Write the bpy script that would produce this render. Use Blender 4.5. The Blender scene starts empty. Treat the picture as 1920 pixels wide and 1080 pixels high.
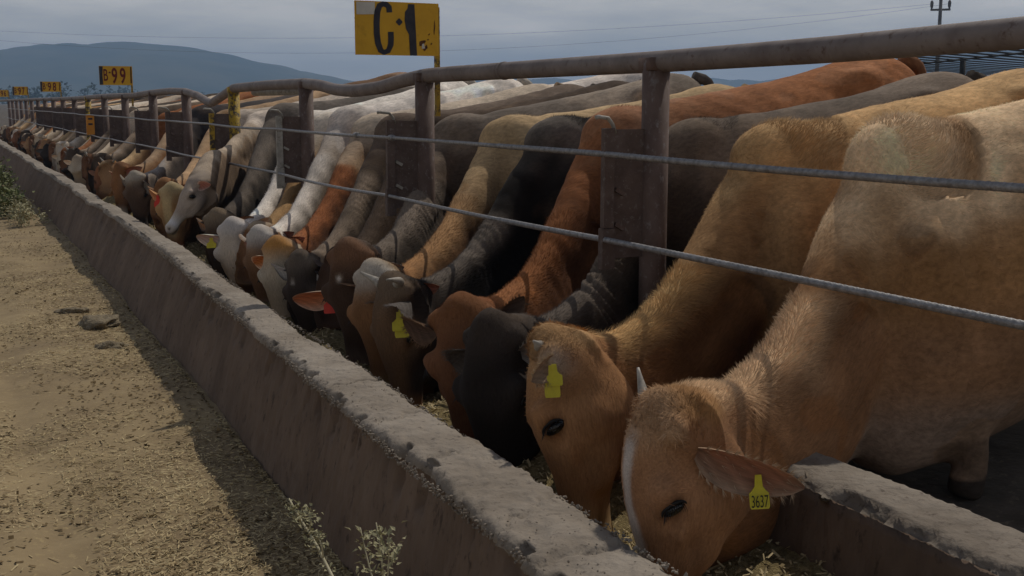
import bpy, bmesh, math, random
import numpy as np
from mathutils import Vector, Matrix
random.seed(7); rng = np.random.default_rng(11)
scene = bpy.context.scene
COL = scene.collection

# ------------------------------------------------------------------ camera, sky, sun, exposure
cam_d = bpy.data.cameras.new('camera'); cam = bpy.data.objects.new('camera', cam_d); COL.objects.link(cam)
cam_d.sensor_width = 36; cam_d.lens = 40.669; cam_d.clip_start = 0.05; cam_d.clip_end = 9000
cam.location = (0, 0, 1.6)
cam.rotation_euler = (math.radians(90 - 9.0892), 0, math.radians(-26.2031))
scene.camera = cam

SUN = Vector((0.64, 0.40, 1.0)).normalized()
el = math.asin(SUN.z); az = math.atan2(SUN.x, SUN.y)
world = bpy.data.worlds.new('World'); scene.world = world; world.use_nodes = True
nt = world.node_tree; nt.nodes.clear()
def wn(t, **k):
    n = nt.nodes.new(t)
    for a, b in k.items(): setattr(n, a, b)
    return n
w_out = wn('ShaderNodeOutputWorld'); w_bg = wn('ShaderNodeBackground'); w_bg.inputs['Strength'].default_value = 0.10
sky = wn('ShaderNodeTexSky', sky_type='NISHITA', sun_disc=False, sun_elevation=el, sun_rotation=az)
sky.air_density = 1.0; sky.dust_density = 1.5
tc = wn('ShaderNodeTexCoord'); mp = wn('ShaderNodeMapping'); mp.inputs['Scale'].default_value = (1.6, 1.6, 9.0)
mp.inputs['Rotation'].default_value = (0.02, -0.05, 0.4)
no = wn('ShaderNodeTexNoise'); no.inputs['Scale'].default_value = 2.2; no.inputs['Detail'].default_value = 7; no.inputs['Roughness'].default_value = 0.55
cr = wn('ShaderNodeValToRGB'); cr.color_ramp.elements[0].position = 0.30; cr.color_ramp.elements[1].position = 0.66
cr.color_ramp.elements[0].color = (0.50, 0.50, 0.50, 1); cr.color_ramp.elements[1].color = (0.97, 0.97, 0.97, 1)
mx = wn('ShaderNodeMix', data_type='RGBA'); pass
no2 = wn('ShaderNodeTexNoise'); no2.inputs['Scale'].default_value = 3.4; no2.inputs['Detail'].default_value = 6; no2.inputs['Roughness'].default_value = 0.6
cr2 = wn('ShaderNodeValToRGB'); cr2.color_ramp.elements[0].position = 0.36; cr2.color_ramp.elements[1].position = 0.64
cc = wn('ShaderNodeMix', data_type='RGBA'); cc.inputs['A'].default_value = (14.6, 14.1, 13.6, 1); cc.inputs['B'].default_value = (20.5, 19.2, 17.7, 1)
L = nt.links.new
L(mp.outputs['Vector'], no2.inputs['Vector']); L(no2.outputs['Fac'], cr2.inputs['Fac']); L(cr2.outputs['Color'], cc.inputs['Factor']); L(cc.outputs['Result'], mx.inputs['B'])
L(tc.outputs['Generated'], mp.inputs['Vector']); L(mp.outputs['Vector'], no.inputs['Vector']); L(no.outputs['Fac'], cr.inputs['Fac'])
sx = wn('ShaderNodeSeparateXYZ'); mrz = wn('ShaderNodeMapRange', interpolation_type='SMOOTHSTEP'); mul = wn('ShaderNodeMath', operation='MULTIPLY')
for k_, v_ in (('From Min', .10), ('From Max', .60), ('To Min', 1.0), ('To Max', .12)): mrz.inputs[k_].default_value = v_
L(tc.outputs['Generated'], sx.inputs['Vector']); L(sx.outputs['Z'], mrz.inputs['Value']); L(cr.outputs['Color'], mul.inputs[0]); L(mrz.outputs['Result'], mul.inputs[1])
L(mul.outputs['Value'], mx.inputs['Factor']); L(sky.outputs['Color'], mx.inputs['A']); L(mx.outputs['Result'], w_bg.inputs['Color'])
L(w_bg.outputs['Background'], w_out.inputs['Surface'])

sun_d = bpy.data.lights.new('sun', 'SUN'); sun_d.energy = 5.0; sun_d.angle = math.radians(0.53); sun_d.color = (1.0, 0.94, 0.84)
sun = bpy.data.objects.new('sun', sun_d); COL.objects.link(sun)
sun.rotation_euler = (-SUN).to_track_quat('-Z', 'Y').to_euler(); sun.location = (20, 20, 40)
scene.view_settings.view_transform = 'Standard'; scene.view_settings.look = 'None'
scene.view_settings.exposure = -1.22; scene.view_settings.gamma = 1.0; scene.view_settings.use_curve_mapping = False
scene.render.engine = 'CYCLES'
try:
    scene.cycles.volume_bounces = 0; scene.cycles.max_bounces = 6; scene.cycles.diffuse_bounces = 3
except Exception: pass

# ------------------------------------------------------------------ helpers
def tag(o, label=None, cat=None, group=None, kind=None):
    if label: o['label'] = label
    if cat: o['category'] = cat
    if group: o['group'] = group
    if kind: o['kind'] = kind
    return o
def link(o, parent=None):
    COL.objects.link(o)
    if parent: o.parent = parent
    return o
def empty(name, loc, label=None, cat=None, group=None):
    o = bpy.data.objects.new(name, None); o.location = loc; o.empty_display_size = .2
    return tag(link(o), label, cat, group)
def mesh_obj(name, V, F, mat, parent=None, origin=(0, 0, 0), smooth=True):
    """world-space verts; origin becomes the object's place (or the parent's place)"""
    me = bpy.data.meshes.new(name)
    V = np.asarray(V, dtype=np.float64)
    off = np.array(parent_world(parent)) if parent else np.array(origin, float)
    me.from_pydata((V - off).tolist(), [], [tuple(f) for f in F])
    if smooth: me.polygons.foreach_set('use_smooth', [True] * len(me.polygons))
    me.materials.append(mat); me.update()
    o = bpy.data.objects.new(name, me)
    link(o, parent)
    if not parent: o.location = origin
    return o
def parent_world(p):
    l = Vector((0, 0, 0))
    while p: l = l + p.location; p = p.parent
    return l
class MB:
    def __init__(s): s.V = []; s.F = []
    def add(s, V, F):
        b = len(s.V); s.V += [tuple(map(float, v)) for v in V]; s.F += [tuple(i + b for i in f) for f in F]
    def box(s, c, size, rot=None):
        c = Vector(c); hx, hy, hz = [q / 2 for q in size]
        P = [Vector((x, y, z)) for x in (-hx, hx) for y in (-hy, hy) for z in (-hz, hz)]
        if rot is not None: P = [rot @ p for p in P]
        s.add([c + p for p in P], [(0, 1, 3, 2), (4, 6, 7, 5), (0, 4, 5, 1), (2, 3, 7, 6), (0, 2, 6, 4), (1, 5, 7, 3)])
    def tube(s, pts, r, seg=10, cap=True):
        pts = [Vector(p) for p in pts]; n = len(pts)
        rs = r if hasattr(r, '__len__') else [r] * n
        rings = []; up = None
        for i, p in enumerate(pts):
            t = (pts[min(i + 1, n - 1)] - pts[max(i - 1, 0)]).normalized()
            if up is None:
                up = Vector((0, 0, 1)) if abs(t.z) < .9 else Vector((1, 0, 0))
            a = (up - t * up.dot(t)).normalized(); b = t.cross(a); up = a
            rings.append([p + (a * math.cos(q) + b * math.sin(q)) * rs[i] for q in [2 * math.pi * k / seg for k in range(seg)]])
        V = [v for rg in rings for v in rg]; F = []
        for i in range(n - 1):
            for k in range(seg):
                k2 = (k + 1) % seg
                F.append((i * seg + k, i * seg + k2, (i + 1) * seg + k2, (i + 1) * seg + k))
        if cap:
            F.append(tuple(range(seg - 1, -1, -1))); F.append(tuple((n - 1) * seg + k for k in range(seg)))
        s.add(V, F)
    def obj(s, name, mat, parent=None, origin=(0, 0, 0), smooth=False):
        return mesh_obj(name, s.V, s.F, mat, parent, origin, smooth)

def smoothstep(a, b, x):
    t = np.clip((x - a) / (b - a), 0, 1); return t * t * (3 - 2 * t)
class SNoise:
    """cheap smooth noise: sums of sines in random directions"""
    def __init__(s, seed, freq, n=10):
        g = np.random.default_rng(seed); d = g.normal(size=(n, 3)); d /= np.linalg.norm(d, axis=1)[:, None]
        s.k = d * (freq * g.uniform(.6, 1.6, n))[:, None] * 2 * math.pi; s.p = g.uniform(0, 6.28, n)
        s.n = n
    def __call__(s, V): return np.sin(V @ s.k.T + s.p).sum(1) / math.sqrt(s.n)   # ~N(0,.7)

# ------------------------------------------------------------------ materials
def new_mat(name):
    m = bpy.data.materials.new(name); m.use_nodes = True
    return m, m.node_tree, m.node_tree.nodes['Principled BSDF']
def noise_mat(name, c1, c2, scale=8, rough=.85, bump=.3, c3=None, stretch=(1, 1, 1), detail=8, fine=None, metal=0, coords='Object', lo=.35, hi=.65, dist=.02, c3lo=.56, c3hi=.70):
    m, t, p = new_mat(name); N = t.nodes; Lk = t.links.new
    co = N.new('ShaderNodeTexCoord'); mpg = N.new('ShaderNodeMapping'); mpg.inputs['Scale'].default_value = stretch
    Lk(co.outputs[coords], mpg.inputs['Vector'])
    n1 = N.new('ShaderNodeTexNoise'); n1.inputs['Scale'].default_value = scale; n1.inputs['Detail'].default_value = detail; n1.inputs['Roughness'].default_value = .62
    Lk(mpg.outputs['Vector'], n1.inputs['Vector'])
    r = N.new('ShaderNodeValToRGB'); e = r.color_ramp.elements
    e[0].position = lo; e[0].color = (*c1, 1); e[1].position = hi; e[1].color = (*c2, 1)
    Lk(n1.outputs['Fac'], r.inputs['Fac']); colour = r.outputs['Color']
    if c3:
        n2 = N.new('ShaderNodeTexNoise'); n2.inputs['Scale'].default_value = fine or scale * 5; n2.inputs['Detail'].default_value = 6; n2.inputs['Roughness'].default_value = .7
        Lk(mpg.outputs['Vector'], n2.inputs['Vector'])
        r2 = N.new('ShaderNodeValToRGB'); r2.color_ramp.elements[0].position = c3lo; r2.color_ramp.elements[1].position = c3hi
        Lk(n2.outputs['Fac'], r2.inputs['Fac'])
        mixn = N.new('ShaderNodeMix'); mixn.data_type = 'RGBA'; mixn.inputs['B'].default_value = (*c3, 1)
        Lk(r2.outputs['Color'], mixn.inputs['Factor']); Lk(colour, mixn.inputs['A']); colour = mixn.outputs['Result']
    Lk(colour, p.inputs['Base Color']); p.inputs['Roughness'].default_value = rough; p.inputs['Metallic'].default_value = metal
    if 'Specular IOR Level' in p.inputs: p.inputs['Specular IOR Level'].default_value = .3
    if bump:
        nb = N.new('ShaderNodeTexNoise'); nb.inputs['Scale'].default_value = scale * 4; nb.inputs['Detail'].default_value = 8
        Lk(mpg.outputs['Vector'], nb.inputs['Vector'])
        b = N.new('ShaderNodeBump'); b.inputs['Strength'].default_value = bump; b.inputs['Distance'].default_value = dist
        Lk(nb.outputs['Fac'], b.inputs['Height']); Lk(b.outputs['Normal'], p.inputs['Normal'])
    return m
def coat_mat(name, translucent=0.0):
    m, t, p = new_mat(name); N = t.nodes; Lk = t.links.new
    at = N.new('ShaderNodeAttribute'); at.attribute_name = 'coat'
    fu = N.new('ShaderNodeAttribute'); fu.attribute_name = 'fur'
    n1 = N.new('ShaderNodeTexNoise'); n1.inputs['Scale'].default_value = 1.0; n1.inputs['Detail'].default_value = 5; n1.inputs['Roughness'].default_value = .6
    Lk(fu.outputs['Vector'], n1.inputs['Vector'])
    mr = N.new('ShaderNodeMapRange'); mr.inputs['From Min'].default_value = .3; mr.inputs['From Max'].default_value = .7
    mr.inputs['To Min'].default_value = .74; mr.inputs['To Max'].default_value = 1.26
    Lk(n1.outputs['Fac'], mr.inputs['Value'])
    vm = N.new('ShaderNodeVectorMath'); vm.operation = 'SCALE'
    Lk(at.outputs['Color'], vm.inputs[0]); Lk(mr.outputs['Result'], vm.inputs['Scale'])
    Lk(vm.outputs['Vector'], p.inputs['Base Color'])
    p.inputs['Roughness'].default_value = .85
    if 'Specular IOR Level' in p.inputs: p.inputs['Specular IOR Level'].default_value = .08
    if 'Sheen Weight' in p.inputs:
        p.inputs['Sheen Weight'].default_value = .015; p.inputs['Sheen Roughness'].default_value = .4
    b = N.new('ShaderNodeBump'); b.inputs['Strength'].default_value = .35; b.inputs['Distance'].default_value = .006
    Lk(n1.outputs['Fac'], b.inputs['Height']); Lk(b.outputs['Normal'], p.inputs['Normal'])
    if translucent:
        tr = N.new('ShaderNodeBsdfTranslucent'); sc = N.new('ShaderNodeVectorMath'); sc.operation = 'MULTIPLY'
        sc.inputs[1].default_value = (1.35, .85, .6); Lk(vm.outputs['Vector'], sc.inputs[0]); Lk(sc.outputs['Vector'], tr.inputs['Color'])
        ms = N.new('ShaderNodeMixShader'); ms.inputs['Fac'].default_value = translucent
        out = N['Material Output']; Lk(p.outputs['BSDF'], ms.inputs[1]); Lk(tr.outputs['BSDF'], ms.inputs[2]); Lk(ms.outputs['Shader'], out.inputs['Surface'])
    return m
def plain(name, c, rough=.6, metal=0, spec=.4):
    return noise_mat(name, tuple(q * .82 for q in c), c, scale=25, rough=rough, bump=.08, metal=metal)
M = {}
M['coat'] = coat_mat('cattle_coat'); M['ear'] = coat_mat('cattle_ear', .28)
M['horn'] = noise_mat('horn', (.20, .18, .15), (.42, .38, .32), scale=30, rough=.45, bump=.1)
M['eye'], _t, _p = new_mat('eye'); _p.inputs['Base Color'].default_value = (.008, .006, .005, 1); _p.inputs['Roughness'].default_value = .12
M['lid'] = plain('eyelid', (.012, .009, .008), .55)
M['tagyellow'] = plain('yellow_tag', (.62, .52, .03), .45)
M['tagred'] = plain('red_tag', (.75, .05, .02), .45)
M['tagprint'] = plain('tag_print', (.03, .03, .02), .7)
M['dirt'] = noise_mat('packed_dirt', (.18, .128, .070), (.335, .25, .135), scale=1.5, rough=.95, bump=.6, c3=(.37, .28, .14), fine=34, lo=.3, hi=.7)
M['pen'] = noise_mat('pen_manure', (.06, .048, .035), (.12, .095, .07), scale=3, rough=.95, bump=.7, c3=(.17, .135, .09), fine=25)
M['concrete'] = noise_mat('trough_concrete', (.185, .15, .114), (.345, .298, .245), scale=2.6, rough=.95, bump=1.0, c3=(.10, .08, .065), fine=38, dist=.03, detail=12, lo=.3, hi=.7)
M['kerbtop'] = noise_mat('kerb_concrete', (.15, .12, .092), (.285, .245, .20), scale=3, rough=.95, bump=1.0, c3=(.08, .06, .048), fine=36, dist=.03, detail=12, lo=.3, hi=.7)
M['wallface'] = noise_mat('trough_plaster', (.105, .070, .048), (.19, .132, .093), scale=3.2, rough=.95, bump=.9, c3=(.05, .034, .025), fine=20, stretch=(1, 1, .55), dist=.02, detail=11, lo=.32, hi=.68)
M['feed'] = noise_mat('feed_mash', (.16, .115, .05), (.40, .31, .14), scale=55, rough=.95, bump=.9, c3=(.10, .07, .03), fine=120)
M['straw'] = noise_mat('straw', (.36, .27, .135), (.56, .45, .25), scale=3, rough=.8, bump=0)
M['chip'] = noise_mat('manure_chip', (.09, .062, .03), (.20, .135, .06), scale=4, rough=.95, bump=0)
M['rust'] = noise_mat('rusty_brown_pipe', (.095, .060, .046), (.165, .112, .092), scale=7, rough=.7, bump=.25, c3=(.23, .20, .185), fine=38, stretch=(1, 1, .6), dist=.006)
M['rail'] = noise_mat('weathered_rail', (.15, .12, .11), (.235, .20, .185), scale=6, rough=.65, bump=.25, c3=(.10, .06, .045), fine=30, dist=.006)
M['plate'] = noise_mat('bracket_steel', (.085, .056, .045), (.14, .10, .084), scale=9, rough=.7, bump=.25, c3=(.20, .18, .165), fine=50)
M['pale'] = noise_mat('pale_chipped_steel', (.25, .235, .20), (.42, .40, .36), scale=12, rough=.7, bump=.3, c3=(.12, .09, .06), fine=40)
M['yellowpost'] = noise_mat('chipped_yellow_paint', (.36, .22, .02), (.50, .33, .03), scale=9, rough=.6, bump=.25, c3=(.06, .045, .035), fine=17, c3lo=.47, c3hi=.56)
M['orangebox'] = noise_mat('orange_paint', (.60, .22, .02), (.72, .30, .03), scale=7, rough=.55, bump=.1)
M['cable'] = noise_mat('wire_rope', (.17, .165, .165), (.33, .325, .33), scale=40, rough=.5, bump=.2, metal=.35)
M['signyellow'] = noise_mat('sign_yellow', (.58, .315, .012), (.68, .38, .018), scale=5, rough=.5, bump=.06, c3=(.50, .27, .01), fine=9)
M['signblack'] = noise_mat('sign_black', (.02, .02, .028), (.045, .042, .05), scale=14, rough=.6, bump=.05)
M['signwhite'] = noise_mat('sign_bare_patch', (.50, .48, .42), (.62, .60, .53), scale=9, rough=.6, bump=.05)
M['signred'] = noise_mat('sign_dark_red', (.10, .012, .008), (.17, .02, .012), scale=14, rough=.6, bump=.05)
M['rustspot'] = noise_mat('rust_stain', (.05, .02, .008), (.13, .055, .02), scale=40, rough=.9, bump=.2)
M['hill'] = noise_mat('hill_scrub', (.022, .034, .020), (.065, .068, .040), scale=.012, rough=1, bump=0, lo=.4, hi=.6)
M['plain'] = M['dirt']
M['leaf'] = noise_mat('weed_leaf', (.07, .09, .025), (.17, .18, .06), scale=14, rough=.7, bump=.1)
M['dryleaf'] = noise_mat('dry_weed_leaf', (.27, .25, .13), (.42, .38, .23), scale=18, rough=.8, bump=.1)
M['stem'] = noise_mat('weed_stem', (.36, .32, .20), (.50, .45, .30), scale=20, rough=.8, bump=.1)
M['tree'] = noise_mat('tree_leaf', (.025, .04, .015), (.06, .08, .03), scale=.8, rough=.9, bump=0)
M['bark'] = noise_mat('tree_bark', (.05, .04, .03), (.10, .08, .06), scale=5, rough=.95, bump=.2)
M['polewood'] = noise_mat('grey_pole', (.10, .095, .09), (.17, .16, .15), scale=4, rough=.85, bump=.2)
M['sheet'] = noise_mat('roof_sheet', (.62, .61, .58), (.75, .74, .70), scale=1.5, rough=.6, bump=.05)
M['purlin'] = noise_mat('roof_purlin', (.025, .023, .02), (.05, .045, .04), scale=3, rough=.8, bump=.1)
M['clod'] = noise_mat('dung_clod', (.15, .115, .07), (.27, .22, .145), scale=14, rough=.95, bump=.8, c3=(.09, .07, .05), fine=60)
M['wire'] = plain('power_wire', (.10, .10, .11), .6)

# ------------------------------------------------------------------ ground, hills
def pen_z(x):
    x = np.asarray(x, float)
    return np.where(x < 2.45, 0.0, np.where(x < 12, .09 + .085 * (x - 2.45), .90 + .02 * np.minimum(x - 12, 60)))
TT = [0.6, 2.2, 2.8, 3.6, 4.3, 5.5, 9, 12.5, 16.5, 29, 60]
T_BASE = [1.13, 1.13, 1.13, 1.14, 1.15, 1.18, 1.24, 1.27, 1.27, 1.28, 1.30]
def road_bumps(X, Y):
    P = np.stack([X, Y, 0 * X], -1).reshape(-1, 3)
    h = .010 * NZ1(P) + .005 * NZ2(P) - .022 * np.exp(-((P[:, 0] - .30 - .03 * np.sin(P[:, 1] * .7)) / .10) ** 2) + .03 * np.exp(-((P[:, 0] - np.interp(P[:, 1], TT, T_BASE)) / .12) ** 2)
    return h.reshape(X.shape)
NZ1 = SNoise(3, .7); NZ2 = SNoise(4, 4.0)
def grid_mesh(name, xs, ys, zf, mat):
    X, Y = np.meshgrid(xs, ys, indexing='ij'); Z = zf(X, Y)
    V = np.stack([X, Y, Z], -1).reshape(-1, 3); n = len(ys)
    F = [(i * n + j, (i + 1) * n + j, (i + 1) * n + j + 1, i * n + j + 1) for i in range(len(xs) - 1) for j in range(n - 1)]
    return mesh_obj(name, V, F, mat)
xs = np.concatenate([[-3500, -900, -200, -60, -20, -8, -4, -2], np.arange(-1, 1.45, .05), [1.45, 2.4]])
ys = np.concatenate([[-400, -60, -10, 0, 2], np.arange(3, 12, .06), np.arange(12, 30, .5), [32, 36, 42, 50, 60, 80, 120, 200, 400, 800, 1600, 2600, 4500]])
g = grid_mesh('dirt_road', xs, ys, lambda X, Y: np.where((Y > 2) & (Y < 60) & (X > -8), road_bumps(X, Y), 0) , M['dirt']); tag(g, kind='structure')
xs2 = np.concatenate([[2.4, 2.45], np.arange(2.6, 8, .2), [9, 10, 12, 15, 20, 30, 45, 72, 120, 250, 600, 1500, 4500]])
ys2 = np.concatenate([[-400, -60, -10, 0], np.arange(1, 20, .25), [22, 26, 30, 40, 50, 60, 80, 120, 200, 400, 800, 1600, 2600, 4500]])
NZ3 = SNoise(8, 1.3)
g = grid_mesh('pen_ground', xs2, ys2, lambda X, Y: pen_z(X) + np.where((X > 2.5) & (X < 9), .018 * NZ3(np.stack([X, Y, 0 * X], -1).reshape(-1, 3)).reshape(X.shape), 0), M['pen']); tag(g, kind='structure')

def hill(name, R, depth, prof, seed, n=140):
    azs = np.radians(np.linspace(prof[0][0], prof[-1][0], n)); rs = np.linspace(-1, 1, 26)
    pa = np.radians([p[0] for p in prof]); pe = [p[1] for p in prof]
    ridge = R * np.tan(np.radians(np.interp(azs, pa, pe)))
    k = np.hanning(5); k /= k.sum(); ridge = np.convolve(np.pad(ridge, 2, mode='edge'), k, 'valid')
    nz = SNoise(seed, 1 / 260.); nz2 = SNoise(seed + 1, 1 / 60.)
    V = []
    for i, a in enumerate(azs):
        for r in rs:
            d = R + r * depth; x, y = d * math.sin(a), d * math.cos(a)
            V.append((x, y, ridge[i] * (math.cos(r * math.pi / 2) ** 1.3 if abs(r) < 1 else 0)))
    V = np.array(V); h = V[:, 2].copy(); b = np.clip(h / 60, 0, 1)
    V[:, 2] += b * (4.5 * nz(V) + 2.2 * nz2(V)) - 1.5
    m = len(rs); F = [(i * m + j, i * m + j + 1, (i + 1) * m + j + 1, (i + 1) * m + j) for i in range(n - 1) for j in range(m - 1)]
    return tag(mesh_obj(name, V, F, M['hill']), kind='structure')
hill('hill', 1500, 470, [(-9, .2), (-6, 1.3), (-2, 2.0), (2.74, 2.28), (4, 2.45), (5.6, 2.6), (7, 2.66), (8.2, 2.86), (9.4, 2.82), (11.5, 2.55), (13.2, 2.12), (14.6, 1.78), (16.4, 1.45), (18.5, 1.1), (21, .8), (26, .5), (30, .1)], 21)
hill('hill', 1750, 360, [(10, .1), (17, 1.0), (23, 1.25), (30, 1.2), (37, 1.2), (42, 1.3), (44, 1.7), (45.6, 2.25), (47.5, 2.8), (49.6, 3.05), (54, 3.0), (60, 2.6), (68, .2)], 33)
hx = bpy.data.meshes.new('haze'); hb = bmesh.new(); bmesh.ops.create_cube(hb, size=1)
bmesh.ops.scale(hb, vec=(5200, 3000, 112), verts=hb.verts); bmesh.ops.translate(hb, vec=(900, 1000, 54.5), verts=hb.verts); hb.to_mesh(hx); hb.free()
hz, t_, p_ = new_mat('haze_air'); t_.nodes.remove(p_)
pv = t_.nodes.new('ShaderNodeVolumePrincipled'); pv.inputs['Density'].default_value = .00066; pv.inputs['Color'].default_value = (.42, .65, 1.0, 1); pv.inputs['Anisotropy'].default_value = 0.05
t_.links.new(pv.outputs['Volume'], t_.nodes['Material Output'].inputs['Volume'])
hx.materials.append(hz); ho = link(bpy.data.objects.new('haze', hx)); tag(ho, kind='stuff')

# ------------------------------------------------------------------ feed trough
trough = empty('feed_trough', (1.35, 10, 0), 'long concrete feed trough with rough grey top edge running beside the dirt road', 'feed trough')
TT = [0.6, 2.2, 2.8, 3.6, 4.3, 5.5, 9, 12.5, 16.5, 29, 60]
T_OUT = [1.21, 1.215, 1.22, 1.235, 1.262, 1.325, 1.43, 1.475, 1.47, 1.465, 1.465]
T_BASE = [1.13, 1.13, 1.13, 1.14, 1.15, 1.18, 1.24, 1.27, 1.27, 1.28, 1.30]
T_IN = [1.47, 1.47, 1.465, 1.465, 1.475, 1.50, 1.58, 1.63, 1.64, 1.65, 1.66]
def sweep(name, tvals, section, mat, noise_amp, parent, matsel=None, mats=None, seed=1, bite_side=-1):
    """section(t) -> list of (x, z, rough); swept along Y, pushed about by noise"""
    n1, n2, n3, n4 = SNoise(seed, 3.0, 14), SNoise(seed + 1, 11.0, 14), SNoise(seed + 2, .6, 8), SNoise(seed + 3, 30.0, 24)
    R = [section(t) for t in tvals]; k = len(R[0])
    V = np.array([(p[0], t, p[1]) for t, r in zip(tvals, R) for p in r]); am = np.array([p[2] for r in R for p in r])
    d1, d2, d3 = n1(V), n2(V), n3(V)
    V[:, 0] += am * noise_amp * (.35 * d1 + .30 * d2 + .40 * n4(V)) + .012 * d3
    bite = .026 * smoothstep(.45, 1.25, n2(V * np.array([0, .55, 0]) + 2.0) + .5 * d2) * (am > .75) * (V[:, 2] > .4); V[:, 0] += bite * np.where(V[:, 0] < 1.6 if bite_side < 0 else V[:, 0] < 2.35, 1, 0); V[:, 2] -= .7 * bite
    V[:, 2] += am * noise_amp * (.25 * n1(V[:, [2, 0, 1]] + 3.3) + .25 * n2(V[:, [1, 2, 0]] + 7.7) + .40 * n4(V + 5.1)) + .006 * d3 * (V[:, 2] > .3)
    F = [(i * k + j, i * k + j + 1, (i + 1) * k + j + 1, (i + 1) * k + j) for i in range(len(tvals) - 1) for j in range(k - 1)]
    F.append(tuple(range(k))); F.append(tuple((len(tvals) - 1) * k + j for j in range(k - 1, -1, -1)))
    o = mesh_obj(name, V, F, mat, parent)
    if mats:
        for m in mats: o.data.materials.append(m)
        idx = [matsel(j) for i in range(len(tvals) - 1) for j in range(k - 1)] + [0, 0]
        o.data.polygons.foreach_set('material_index', idx)
    return o
tv = np.concatenate([np.arange(.7, 5.5, .010), np.arange(5.5, 9, .03), np.arange(9, 18, .09), np.arange(18, 60, .5)])
SEAMS = [2.32, 4.15, 6.4, 8.6, 11.2]
CRACKS = [(1.9, .10, .010), (2.62, .16, .008), (3.12, -.14, .009), (3.62, .08, .010), (4.9, .2, .009), (5.7, -.12, .012), (7.2, .1, .014), (10, .1, .02)]
def crack(t, q):
    d = 0
    for s in SEAMS: d -= .018 * math.exp(-((t - s - .012 * math.sin(q * 9 + s * 5)) / .012) ** 2)
    for s, lean, w in CRACKS: d -= .014 * math.exp(-((t - s - lean * (q - .5) - .022 * math.sin(q * 11 + s * 7) - .012 * math.sin(q * 27 + s)) / w) ** 2) * (1 if s % .5 < .3 else smoothstep(.8, .3, q))
    return d
def wall_section(t):
    xo, xb, xi = np.interp(t, TT, T_OUT), np.interp(t, TT, T_BASE), np.interp(t, TT, T_IN)
    seam = min(abs(t - s) for s in SEAMS); dz = -.018 * math.exp(-(seam / .012) ** 2)
    step = .012 * math.sin(t * 1.7) + (.012 if 2.32 < t < 4.15 else 0)
    zt = .53 + step * .6; S = []
    for q in np.linspace(0, 1, 16): S.append((xb + (xo - .004 - xb) * q ** 1.25, -.03 + (zt - .055 + .03) * q, .70 + .1 * q))
    S += [(xo - .002, zt - .045, .8), (xo - .006, zt - .034, 1.0), (xo - .002, zt - .018, .9), (xo + .006, zt - .007, .8), (xo + .018, zt - .001 + dz, .8)]
    for q in np.linspace(.06, .94, 20): S.append((xo + .016 + (xi - xo - .016) * q, zt + .006 * math.sin(q * 3.1) + crack(t, q), .55))
    S += [(xi - .006, zt - .002 + dz, 1.2), (xi + .006, zt - .012, 1.2), (xi + .010, zt - .03, 1.0), (xi + .02, .35, .5), (xi + .05, .18, .4), (xi + .12, .05, .3)]
    return S
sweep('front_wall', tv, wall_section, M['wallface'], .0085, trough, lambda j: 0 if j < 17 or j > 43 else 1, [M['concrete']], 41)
def kerb_section(t):
    zt = .512 + .012 * math.sin(t * 1.3 + 1); S = [(2.06, .05, .3), (2.17, .2, .4)]
    for q in np.linspace(.2, .93, 8): S.append((2.17 + .055 * q, .2 + (zt - .2) * q, .5))
    S += [(2.225, zt - .03, 1.3), (2.232, zt - .014, 1.5), (2.245, zt - .002, 1.3)]
    for q in np.linspace(.1, .9, 7): S.append((2.245 + .21 * q, zt + .004, .4))
    S += [(2.452, zt - .004, 1), (2.458, zt - .02, .8), (2.455, .3, .4), (2.455, 0, .2)]
    return S
tv2 = np.concatenate([np.arange(.7, 4, .02), np.arange(4, 10, .06), np.arange(10, 60, .6)])
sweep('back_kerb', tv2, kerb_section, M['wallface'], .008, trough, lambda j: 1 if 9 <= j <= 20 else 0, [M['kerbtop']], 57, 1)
mb = MB(); mb.box((1.85, 30.3, .06), (.74, 59.4, .06)); mb.obj('trough_floor', M['wallface'], trough)

fn1, fn2 = SNoise(71, 1.1), SNoise(72, 9, 14)
def feed_z(X, Y):
    P = np.stack([X, Y, 0 * X], -1).reshape(-1, 3)
    return (.25 + .055 * fn1(P) + .010 * fn2(P)).reshape(X.shape) + .05 * np.abs(X - 1.85)
xs = np.linspace(1.46, 2.24, 24); ys = np.concatenate([np.arange(.8, 9, .035), np.arange(9, 20, .12), np.arange(20, 59, .6)])
X, Y = np.meshgrid(xs, ys, indexing='ij'); Z = np.maximum(feed_z(X, Y), .115)
X = X + np.interp(Y, TT, np.array(T_IN) - 1.47) * np.clip((2.24 - X) / .78, 0, 1)
V = [np.stack([X, Y, Z], -1).reshape(-1, 3)]; n = len(ys)
F = [(i * n + j, (i + 1) * n + j, (i + 1) * n + j + 1, i * n + j + 1) for i in range(23) for j in range(n - 1)]
# loose chopped stalks lying on the feed
def flakes(cx, cy, cz, ln, wd, tilt, base):
    k = len(cx); a = rng.uniform(0, 6.28, k); u = np.stack([np.cos(a), np.sin(a), rng.normal(0, tilt, k)], -1); v = np.stack([-np.sin(a), np.cos(a), rng.normal(0, .5, k)], -1)
    c = np.stack([cx, cy, cz], -1); u = u * (ln / 2)[:, None]; v = v * (wd / 2)[:, None]
    V = np.stack([c - u - v, c + u - v, c + u + v, c - u + v], 1).reshape(-1, 3)
    return V, [tuple(base + 4 * i + q for q in range(4)) for i in range(k)]
tag(mesh_obj('feed', V[0], F, M['feed']), kind='stuff')
k = 16000; fx, fy = rng.uniform(1.48, 2.22, k), .9 + 14 * rng.uniform(0, 1, k) ** 1.3
fz = np.maximum(feed_z(fx, fy), .115) + rng.uniform(.001, .018, k)
Vf, Ff = flakes(fx, fy, fz, rng.uniform(.008, .035, k), rng.uniform(.003, .007, k), .35, 0)
tag(mesh_obj('chopped_feed', Vf, Ff, M['straw'], smooth=False), kind='stuff')

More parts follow.
